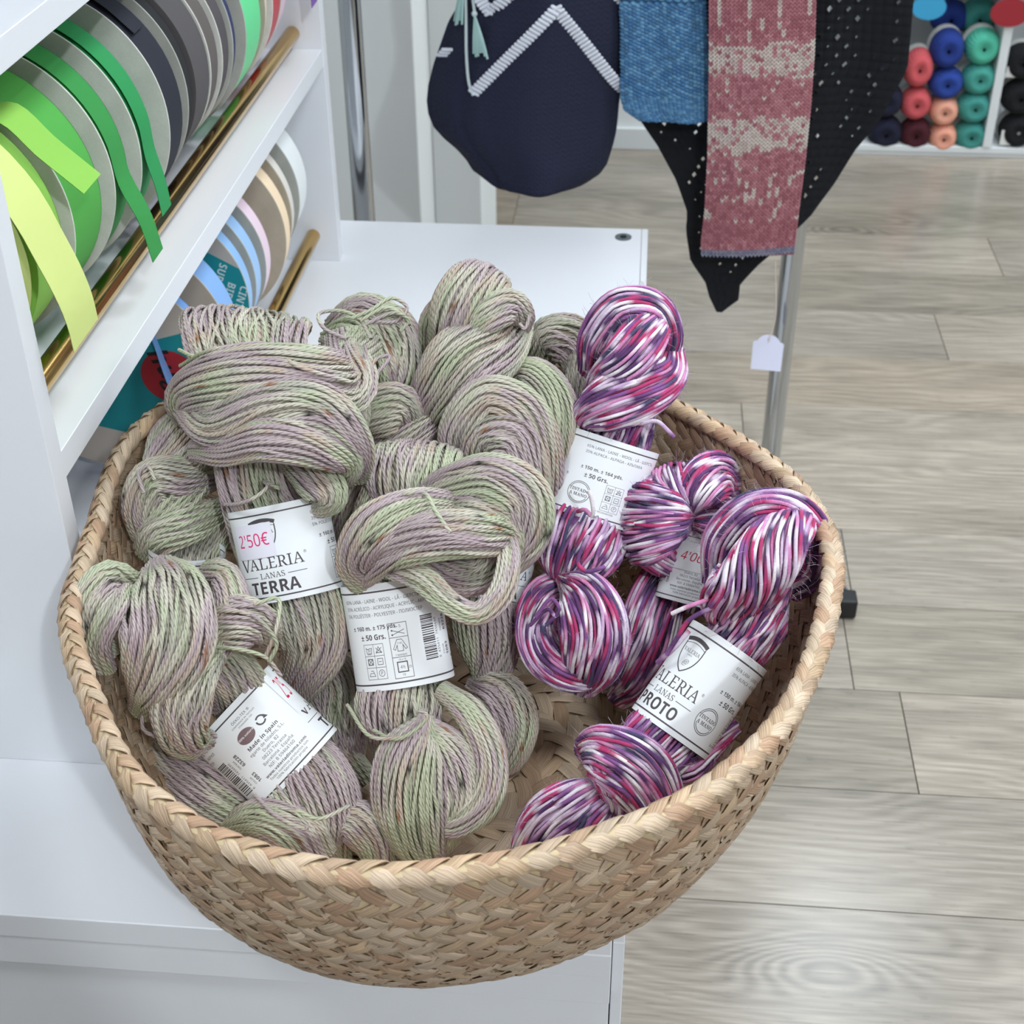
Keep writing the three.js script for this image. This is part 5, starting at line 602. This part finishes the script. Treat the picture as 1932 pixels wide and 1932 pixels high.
// sage, right of centre
skein({ kind: 'sage', label: 'sage skein right of centre with pale green fan, below the knotted one', origin: [-0.0913, 0.5298, -0.8387],
  bundles: [
    [[[-0.1025, 0.776, -1.008, 0.011], [-0.0796, 0.7951, -0.9869, 0.0174], [-0.0589, 0.7856, -0.9639, 0.0188], [-0.0551, 0.7533, -0.9481, 0.0172], [-0.0604, 0.7153, -0.9456, 0.0133]], { twist: 0.15 }],
    [[[-0.0969, 0.6927, -0.9387, 0.0252], [-0.0999, 0.7368, -0.9324, 0.0352], [-0.0986, 0.7724, -0.9449, 0.0341], [-0.0962, 0.7773, -0.9851, 0.0208]], { flat: 0.45, twist: 0.1 }],
    [[[-0.1306, 0.735, -0.9403, 0.014], [-0.127, 0.7778, -0.9337, 0.0185], [-0.1078, 0.8019, -0.94, 0.0183], [-0.0816, 0.7941, -0.9372, 0.0191], [-0.067, 0.7641, -0.93, 0.0177], [-0.0626, 0.7264, -0.9287, 0.0131], [-0.0674, 0.689, -0.939, 0.0093]], { twist: 0.12, loose: 0.05 }],
    [[[-0.1162, 0.737, -0.9309, 0.0164], [-0.1064, 0.7763, -0.9225, 0.0183], [-0.0861, 0.7788, -0.92, 0.0182], [-0.0734, 0.7531, -0.9095, 0.0167], [-0.0701, 0.713, -0.9187, 0.0106]], { twist: 0.1, loose: 0.06 }],
    [[[-0.0931, 0.6996, -0.9438, 0.0278], [-0.1028, 0.671, -0.9109, 0.0283], [-0.1115, 0.6402, -0.8887, 0.0275]], { twist: 0.02 }],
    [[[-0.1116, 0.6536, -0.8919, 0.0274], [-0.1032, 0.6359, -0.8683, 0.028], [-0.1005, 0.6123, -0.8583, 0.0207], [-0.1058, 0.5887, -0.8536, 0.0092]], { twist: 0.12 }],
    [[[-0.1152, 0.5922, -0.8552, 0.01], [-0.0949, 0.5953, -0.8409, 0.0214], [-0.0829, 0.5782, -0.8303, 0.0239], [-0.0854, 0.5509, -0.8233, 0.0183], [-0.0983, 0.5266, -0.8236, 0.0101]], { flat: 0.75, twist: 0.1 }],
  ],
  bands: [{ a: [-0.093, 0.7024, -0.9214], b: [-0.1074, 0.6518, -0.8911], w: 0.031, flat: 0.6, face: 0.1 }] });
// sage, underneath at the front left
skein({ kind: 'sage', label: 'mauve shaded skein half buried under the others at the front left', origin: [-0.2922, 0.5449, -0.7444],
  bundles: [[[[-0.3576, 0.6113, -0.7719, 0.0118], [-0.3323, 0.6009, -0.7428, 0.0202], [-0.3015, 0.5904, -0.7262, 0.0238], [-0.2727, 0.5685, -0.7261, 0.0209], [-0.2497, 0.5422, -0.7345, 0.0134]], { twist: 0.1 }], [[[-0.3499, 0.5847, -0.7665, 0.012], [-0.3201, 0.5986, -0.7545, 0.0196], [-0.2845, 0.5886, -0.751, 0.0211], [-0.2588, 0.565, -0.7494, 0.0158]], { twist: 0.1 }]] });
skein({ kind: 'sage', label: 'dark sage skein buried between the TERRA skein and the middle one', origin: [-0.2161, 0.5343, -0.8298],
  bundles: [[[[-0.2408, 0.6008, -0.8735, 0.0187], [-0.2149, 0.6029, -0.8286, 0.0213], [-0.2086, 0.5827, -0.8092, 0.0196], [-0.206, 0.5486, -0.8041, 0.0124]], { twist: 0.2 }], [[[-0.2549, 0.597, -0.8573, 0.0168], [-0.2264, 0.5895, -0.8183, 0.0188], [-0.2127, 0.5625, -0.8008, 0.0164], [-0.1912, 0.5421, -0.7888, 0.0139]], { twist: 0.15 }], [[[-0.2342, 0.6637, -0.9543, 0.0218], [-0.228, 0.633, -0.9092, 0.0231], [-0.2326, 0.6043, -0.8767, 0.0212]], { twist: 0.2 }]] });
// purple, tall one at the back right
skein({ kind: 'plum', label: 'tall purple skein standing at the back right, label turned to its weights', origin: [-0.0382, 0.5517, -0.9077],
  bundles: [
    [[[-0.0318, 0.7891, -1.0117, 0.0126], [-0.0251, 0.8239, -0.9998, 0.0197], [-0.0096, 0.8474, -0.9993, 0.021], [0.0117, 0.8473, -1.0012, 0.0186], [0.025, 0.8252, -1.0055, 0.0139], [0.0212, 0.7921, -1.0188, 0.0101]], { flat: 0.75, twist: 0.1 }],
    [[[0.019, 0.837, -1.0131, 0.0123], [0.0061, 0.8401, -0.9713, 0.0198], [-0.0058, 0.8295, -0.9567, 0.0197], [-0.0214, 0.8094, -0.9657, 0.0129], [-0.0306, 0.7869, -0.9859, 0.0083]], { flat: 0.7, twist: 0.08 }],
    [[[0.0309, 0.8072, -1.018, 0.01], [0.0248, 0.8065, -0.9803, 0.0187], [0.005, 0.8066, -0.9541, 0.0239], [-0.0163, 0.7985, -0.9465, 0.0223], [-0.0332, 0.7802, -0.9566, 0.0146], [-0.039, 0.7563, -0.9761, 0.0092]], { flat: 0.66, twist: 0.08 }],
    [[[0.0091, 0.7868, -1.0018, 0.0167], [-0.0042, 0.7765, -0.969, 0.0246], [-0.0114, 0.7554, -0.9598, 0.0271], [-0.0226, 0.7218, -0.9538, 0.0275]], { flat: 0.6, twist: 0.05 }],
    [[[-0.0263, 0.7042, -0.9534, 0.0219], [-0.0333, 0.7021, -0.9086, 0.0367], [-0.0395, 0.6884, -0.8924, 0.0317], [-0.0463, 0.6656, -0.8882, 0.009]], { flat: 0.62, twist: 0.05 }],
    [[[-0.0482, 0.6845, -0.8767, 0.0048], [-0.0302, 0.6873, -0.8535, 0.0213], [-0.0195, 0.6718, -0.8341, 0.0274], [-0.0202, 0.6411, -0.831, 0.0238], [-0.0273, 0.6014, -0.8456, 0.0115]], { flat: 0.62, twist: 0.08 }],
    [[[-0.0313, 0.6645, -0.9011, 0.0099], [-0.0585, 0.6668, -0.8757, 0.017], [-0.0657, 0.6532, -0.8533, 0.0161], [-0.0535, 0.6414, -0.8341, 0.0183], [-0.0313, 0.6287, -0.8336, 0.0168], [-0.0078, 0.6165, -0.8579, 0.0106]], { flat: 0.72, twist: 0.12, loose: 0.06 }],
    [[[-0.0516, 0.6596, -0.8957, 0.0107], [-0.0516, 0.6501, -0.8647, 0.0227], [-0.0426, 0.6267, -0.8555, 0.022], [-0.0298, 0.5982, -0.8553, 0.0107]], { flat: 0.7, twist: 0.1 }],
  ],
  loose: [[[[-0.0362, 0.7371, -0.8899], [-0.0301, 0.7437, -0.8828], [-0.0247, 0.7406, -0.8788], [-0.0259, 0.7564, -0.8798], [-0.0284, 0.7623, -0.8812]], { name: 'tie', r: 1.1 }], [[[-0.027, 0.7341, -0.8642], [-0.0337, 0.7211, -0.8485], [-0.0275, 0.7184, -0.8411], [-0.0144, 0.7148, -0.8521]], { name: 'tie', r: 1.1 }], [[[0.0062, 0.7852, -0.9394], [0.0198, 0.7919, -0.9332], [0.028, 0.7863, -0.9301], [0.0329, 0.7821, -0.9276]], { name: 'tie', r: 1.1 }], [[[-0.0629, 0.6849, -0.8268], [-0.052, 0.696, -0.8355], [-0.0458, 0.6896, -0.8316], [-0.055, 0.6801, -0.8242]], {}], [[[-0.0672, 0.6738, -0.8309], [-0.0535, 0.6896, -0.8309], [-0.0483, 0.6848, -0.8281]], {}]],
  bands: [{ a: [-0.0114, 0.7597, -0.9567], b: [-0.0284, 0.7071, -0.9247], w: 0.0355, flat: 0.6, face: 0.46, label: 'white paper band with the weights and care symbols' }] });
// purple, behind and between
skein({ kind: 'plum', label: 'purple skein behind the others, label marked with a red price', origin: [0.0099, 0.561, -0.8944],
  bundles: [
    [[[0.0563, 0.7088, -0.9645, 0.0093], [0.0319, 0.7274, -0.9384, 0.018], [0.0163, 0.718, -0.9183, 0.0195], [0.0216, 0.6933, -0.9078, 0.0179], [0.0424, 0.6707, -0.9124, 0.0124]], { flat: 0.8, twist: 0.06 }],
    [[[0.0517, 0.7192, -0.9164, 0.002], [0.0342, 0.7295, -0.8974, 0.0238], [0.0156, 0.7187, -0.9065, 0.0338], [0.01, 0.6941, -0.9377, 0.0308], [0.0254, 0.671, -0.972, 0.0173]], { flat: 0.5, twist: 0.02, wide: [0, 0.82, -0.57] }],
    [[[0.0508, 0.7206, -0.9173, 0.002], [0.055, 0.7411, -0.916, 0.02], [0.0648, 0.7393, -0.9377, 0.0235], [0.0776, 0.7173, -0.9724, 0.021]], { flat: 0.6, twist: 0.04 }],
    [[[0.0508, 0.7213, -0.9177, 0.002], [0.0424, 0.7395, -0.9174, 0.0192], [0.0367, 0.7368, -0.9393, 0.0228], [0.0361, 0.7103, -0.9759, 0.0195]], { flat: 0.6, twist: 0.04 }],
    [[[0.0521, 0.7127, -0.918, 0.0065], [0.0659, 0.7155, -0.9152, 0.0162], [0.0834, 0.7017, -0.9256, 0.018], [0.0923, 0.6695, -0.9286, 0.015]], { flat: 0.7, twist: 0.08 }],
    [[[0.0653, 0.7122, -0.9677, 0.0126], [0.0483, 0.7109, -0.9347, 0.0271], [0.0395, 0.686, -0.9228, 0.0231], [0.035, 0.6536, -0.9243, 0.0126]], { twist: 0.1 }],
    [[[0.0628, 0.681, -0.9459, 0.0177], [0.0511, 0.6629, -0.9201, 0.0225], [0.0441, 0.639, -0.9028, 0.0225]], { twist: 0.02 }],
    [[[0.0392, 0.6545, -0.9375, 0.0212], [0.0265, 0.6425, -0.9036, 0.0242], [0.0213, 0.6151, -0.8841, 0.025], [0.0115, 0.5845, -0.8742, 0.0168], [-0.0005, 0.5608, -0.881, 0.0103]], { twist: 0.16 }],
  ],
  bands: [{ a: [0.0635, 0.6956, -0.9256], b: [0.0524, 0.6516, -0.8941], w: 0.0275, flat: 0.62, face: 0.93, stickers: [{ at: [-1.0, 0.25, 0.45, 0.85], mat: pen("4'00", '#c4283c', '#eef0f3', 'italic 110px sans-serif'), label: 'red handwritten price' }] }] });
// purple, front right
skein({ kind: 'plum', label: 'purple skein front right with the crest side of its label up', origin: [-0.0442, 0.5524, -0.7368],
  bundles: [
    [[[0.0686, 0.6985, -0.861, 0.0117], [0.0736, 0.7359, -0.863, 0.0184], [0.0916, 0.7607, -0.8636, 0.0174], [0.1156, 0.7634, -0.8616, 0.0166], [0.1339, 0.7458, -0.8573, 0.0151], [0.1363, 0.7195, -0.8515, 0.013], [0.1215, 0.6994, -0.8545, 0.0101]], { flat: 0.75, twist: 0.1 }],
    [[[0.081, 0.691, -0.8326, 0.02], [0.0846, 0.7257, -0.8143, 0.0327], [0.0918, 0.7571, -0.8062, 0.0362], [0.1035, 0.7661, -0.8257, 0.0307], [0.1168, 0.7495, -0.8704, 0.0176]], { flat: 0.56, twist: 0.06, wide: [0.9, 0.25, -0.3], skew: true }],
    [[[0.1125, 0.7087, -0.8479, 0.0131], [0.0964, 0.7102, -0.8169, 0.0255], [0.0875, 0.6932, -0.8104, 0.0264], [0.0749, 0.6632, -0.8128, 0.0238]], { flat: 0.62, twist: 0.05 }],
    [[[0.0748, 0.6648, -0.8139, 0.023], [0.0533, 0.6384, -0.7959, 0.0238], [0.0291, 0.6302, -0.7611, 0.0294], [0.0111, 0.6128, -0.7534, 0.0212]], { flat: 0.58, twist: 0.04 }],
    [[[-0.0243, 0.6163, -0.7647, 0.0099], [-0.0071, 0.6404, -0.7342, 0.0228], [0.0145, 0.6374, -0.722, 0.0262], [0.0302, 0.6128, -0.7187, 0.0206], [0.0338, 0.5774, -0.725, 0.0128]], { flat: 0.62, twist: 0.06 }],
    [[[-0.0178, 0.6305, -0.7569, 0.009], [-0.0037, 0.6363, -0.7256, 0.0161], [0.0082, 0.6109, -0.7213, 0.0162], [0.0057, 0.5777, -0.7225, 0.0128]], { flat: 0.7, twist: 0.06 }],
    [[[-0.0089, 0.6135, -0.7337, 0.0067], [-0.0264, 0.6124, -0.713, 0.0198], [-0.0443, 0.5976, -0.7071, 0.0214], [-0.0575, 0.5673, -0.7093, 0.0151], [-0.0638, 0.5411, -0.7149, 0.0092]], { flat: 0.7, twist: 0.06 }],
    [[[-0.003, 0.6067, -0.7296, 0.009], [-0.0167, 0.6064, -0.7036, 0.0146], [-0.0236, 0.5762, -0.7065, 0.0134], [-0.0347, 0.5486, -0.7107, 0.0099]], { flat: 0.75, twist: 0.1 }],
    [[[0.03, 0.6099, -0.7715, 0.0138], [0.0468, 0.6156, -0.7588, 0.0174], [0.0634, 0.6229, -0.7716, 0.0152], [0.0825, 0.6284, -0.7894, 0.0115]], { twist: 0.1 }],
  ],
  loose: [[[[0.062, 0.7327, -0.7986], [0.0492, 0.7323, -0.791], [0.0405, 0.7263, -0.7921], [0.0346, 0.7208, -0.7939]], { name: 'tie', r: 1.1 }], [[[0.0623, 0.7276, -0.7951], [0.0463, 0.7202, -0.7885], [0.0397, 0.708, -0.7855], [0.0324, 0.6943, -0.7814]], { name: 'tie', r: 1.15 }], [[[0.0471, 0.7078, -0.7922], [0.0366, 0.6973, -0.7839], [0.0263, 0.6832, -0.7854]], { name: 'tie', r: 1.25 }]],
  bands: [{ a: [0.0781, 0.6798, -0.8123], b: [0.0372, 0.6313, -0.7687], w: 0.0318, flat: 0.68, face: 0.295, label: 'white paper band with the crest' }] });

// ---------------------------------------------------------------- the person taking the picture, behind the camera
{
  const SK = { pelvis: [0.06, 0.95, 0.5], waist: [0.06, 1.1, 0.48], chest: [0.055, 1.3, 0.43], neck: [0.05, 1.46, 0.38], head: [0.045, 1.585, 0.335], chin: [0.04, 1.53, 0.27], shR: [0.23, 1.385, 0.42], shL: [-0.12, 1.385, 0.42], elR: [0.27, 1.14, 0.26], elL: [-0.17, 1.14, 0.26], wrR: [0.085, 1.275, 0.11], wrL: [-0.075, 1.275, 0.11], hipR: [0.15, 0.92, 0.5], hipL: [-0.03, 0.92, 0.5], knR: [0.17, 0.5, 0.47], knL: [-0.06, 0.5, 0.47], anR: [0.18, 0.09, 0.52], anL: [-0.07, 0.09, 0.52], toR: [0.2, 0.035, 0.36], toL: [-0.09, 0.035, 0.36] };
  const seg = (a, b, ra, rb) => [SK[a] || a, SK[b] || b, ra, rb];
  const TORSO = [seg('pelvis', 'waist', 0.145, 0.125), seg('waist', 'chest', 0.125, 0.145), seg('chest', 'shR', 0.12, 0.065), seg('chest', 'shL', 0.12, 0.065), seg('chest', 'neck', 0.09, 0.055)];
  const ARMS = [seg('shR', 'elR', 0.056, 0.044), seg('elR', 'wrR', 0.044, 0.03), seg('shL', 'elL', 0.056, 0.044), seg('elL', 'wrL', 0.044, 0.03)];
  const LEGS = [seg('hipR', 'knR', 0.092, 0.062), seg('knR', 'anR', 0.06, 0.04), seg('hipL', 'knL', 0.092, 0.062), seg('knL', 'anL', 0.06, 0.04), seg('hipL', 'hipR', 0.11, 0.11)];
  const HEAD = [seg('neck', 'head', 0.052, 0.085), seg('head', [0.042, 1.62, 0.36], 0.088, 0.08), seg('head', 'chin', 0.07, 0.04), seg([0.04, 1.575, 0.25], [0.04, 1.555, 0.235], 0.012, 0.014), seg([-0.045, 1.575, 0.345], [-0.045, 1.6, 0.35], 0.012, 0.014), seg([0.135, 1.575, 0.345], [0.135, 1.6, 0.35], 0.012, 0.014)];
  const hand = (w, s) => { const k = [w[0] - s * 0.03, w[1] + 0.025, w[2] - 0.07]; const list = [[w, k, 0.028, 0.026]]; for (let i = 0; i < 4; i++) { const m = [k[0] + s * 0.004, k[1] - 0.03 + i * 0.021, k[2] - 0.02], L = [0.9, 1.05, 1, 0.8][i]; const q = [m[0] - s * 0.012 * L, m[1] + 0.004, m[2] - 0.014 * L], e = [q[0] - s * 0.016 * L, q[1] + 0.003, q[2] + 0.004]; list.push([k, m, 0.013, 0.01], [m, q, 0.0098, 0.009], [q, e, 0.009, 0.008]); } list.push([[k[0] + s * 0.004, k[1], k[2] + 0.03], [k[0] - s * 0.02, k[1] + 0.035, k[2] + 0.035], 0.014, 0.011], [[k[0] - s * 0.02, k[1] + 0.035, k[2] + 0.035], [k[0] - s * 0.036, k[1] + 0.045, k[2] + 0.03], 0.011, 0.009]); return list; };
  function skin(bones, grow, center, half, res, k = 0.035) { const mc = new MarchingCubes(res, new THREE.MeshBasicMaterial(), false, false, 200000); const f = mc.field, n = res; for (let z = 0; z < n; z++) for (let y = 0; y < n; y++) for (let x = 0; x < n; x++) { const p = [center[0] + (x - n / 2) / (n / 2) * half, center[1] + (y - n / 2) / (n / 2) * half, center[2] + (z - n / 2) / (n / 2) * half]; let d = 9; for (const [a, b, ra, rb] of bones) { const ax = p[0] - a[0], ay = p[1] - a[1], az = p[2] - a[2], bx = b[0] - a[0], by = b[1] - a[1], bz = b[2] - a[2]; const t = Math.max(0, Math.min(1, (ax * bx + ay * by + az * bz) / (bx * bx + by * by + bz * bz + 1e-9))); const e = Math.hypot(ax - bx * t, ay - by * t, az - bz * t) - lerp(ra, rb, t) - grow; const h = Math.max(k - Math.abs(d - e), 0) / k; d = Math.min(d, e) - h * h * k * 0.25; } f[x + y * n + z * n * n] = -d; } mc.isolation = 0; mc.update(); const c = mc.count, g = new THREE.BufferGeometry(); g.setAttribute('position', new THREE.BufferAttribute(mc.positionArray.slice(0, c * 3), 3)); g.setAttribute('normal', new THREE.BufferAttribute(mc.normalArray.slice(0, c * 3), 3)); g.scale(half, half, half); g.translate(...center); return g; }
  const t = thing('person', 'person in a dusty pink jumper and dark trousers taking the photograph', 'person', [0.06, 0, 0.48]);
  const put = (name, g, m, parent = t) => { g.translate(-0.06, 0, -0.48); return mesh(name, g, m, parent); };
  const parts = [skin([...TORSO, ...ARMS, ...LEGS, ...HEAD], -0.008, [0.06, 0.92, 0.36], 0.98, 84), skin(hand(SK.wrR, 1), 0, [0.07, 1.3, 0.06], 0.12, 56, 0.008), skin(hand(SK.wrL, -1), 0, [-0.06, 1.3, 0.06], 0.12, 56, 0.008)];
  put('body', mergeGeometries(parts), std(srgb(214, 170, 146), 0.6));
  put('jumper', skin([...TORSO, ...ARMS], 0.012, [0.06, 1.2, 0.36], 0.5, 64), std(srgb(206, 150, 154), 0.95));
  put('trousers', skin([...LEGS, seg('pelvis', 'pelvis', 0.13, 0.13)], 0.014, [0.06, 0.55, 0.48], 0.62, 64), std(srgb(44, 48, 62), 0.9));
  put('shoes', skin([seg('anR', 'toR', 0.042, 0.032), seg('anL', 'toL', 0.042, 0.032)], 0.008, [0.05, 0.06, 0.45], 0.24, 48), std(srgb(60, 50, 46), 0.6));
  put('hair', skin([[[0.045, 1.64, 0.36], [0.045, 1.6, 0.4], 0.094, 0.09], [[0.045, 1.6, 0.41], [0.045, 1.45, 0.44], 0.075, 0.05]], 0.006, [0.045, 1.57, 0.39], 0.24, 40), std(srgb(62, 44, 34), 0.7));
  const ph = thing('phone', 'black phone held up by the person taking the photograph', 'phone', [0.003, 1.3715, 0.018]); ph.rotation.order = 'YXZ'; ph.rotation.copy(camera.rotation);
  mesh('phone_body', (() => { const g = new RoundedBoxGeometry(0.074, 0.155, 0.008, 3, 0.0038); g.translate(0, -0.055, 0.004); return g; })(), std(srgb(24, 24, 28), 0.4), ph);
}

scene.traverse((o) => { if (o.isMesh) { o.castShadow = true; o.receiveShadow = true; } });
renderer.render(scene, camera);
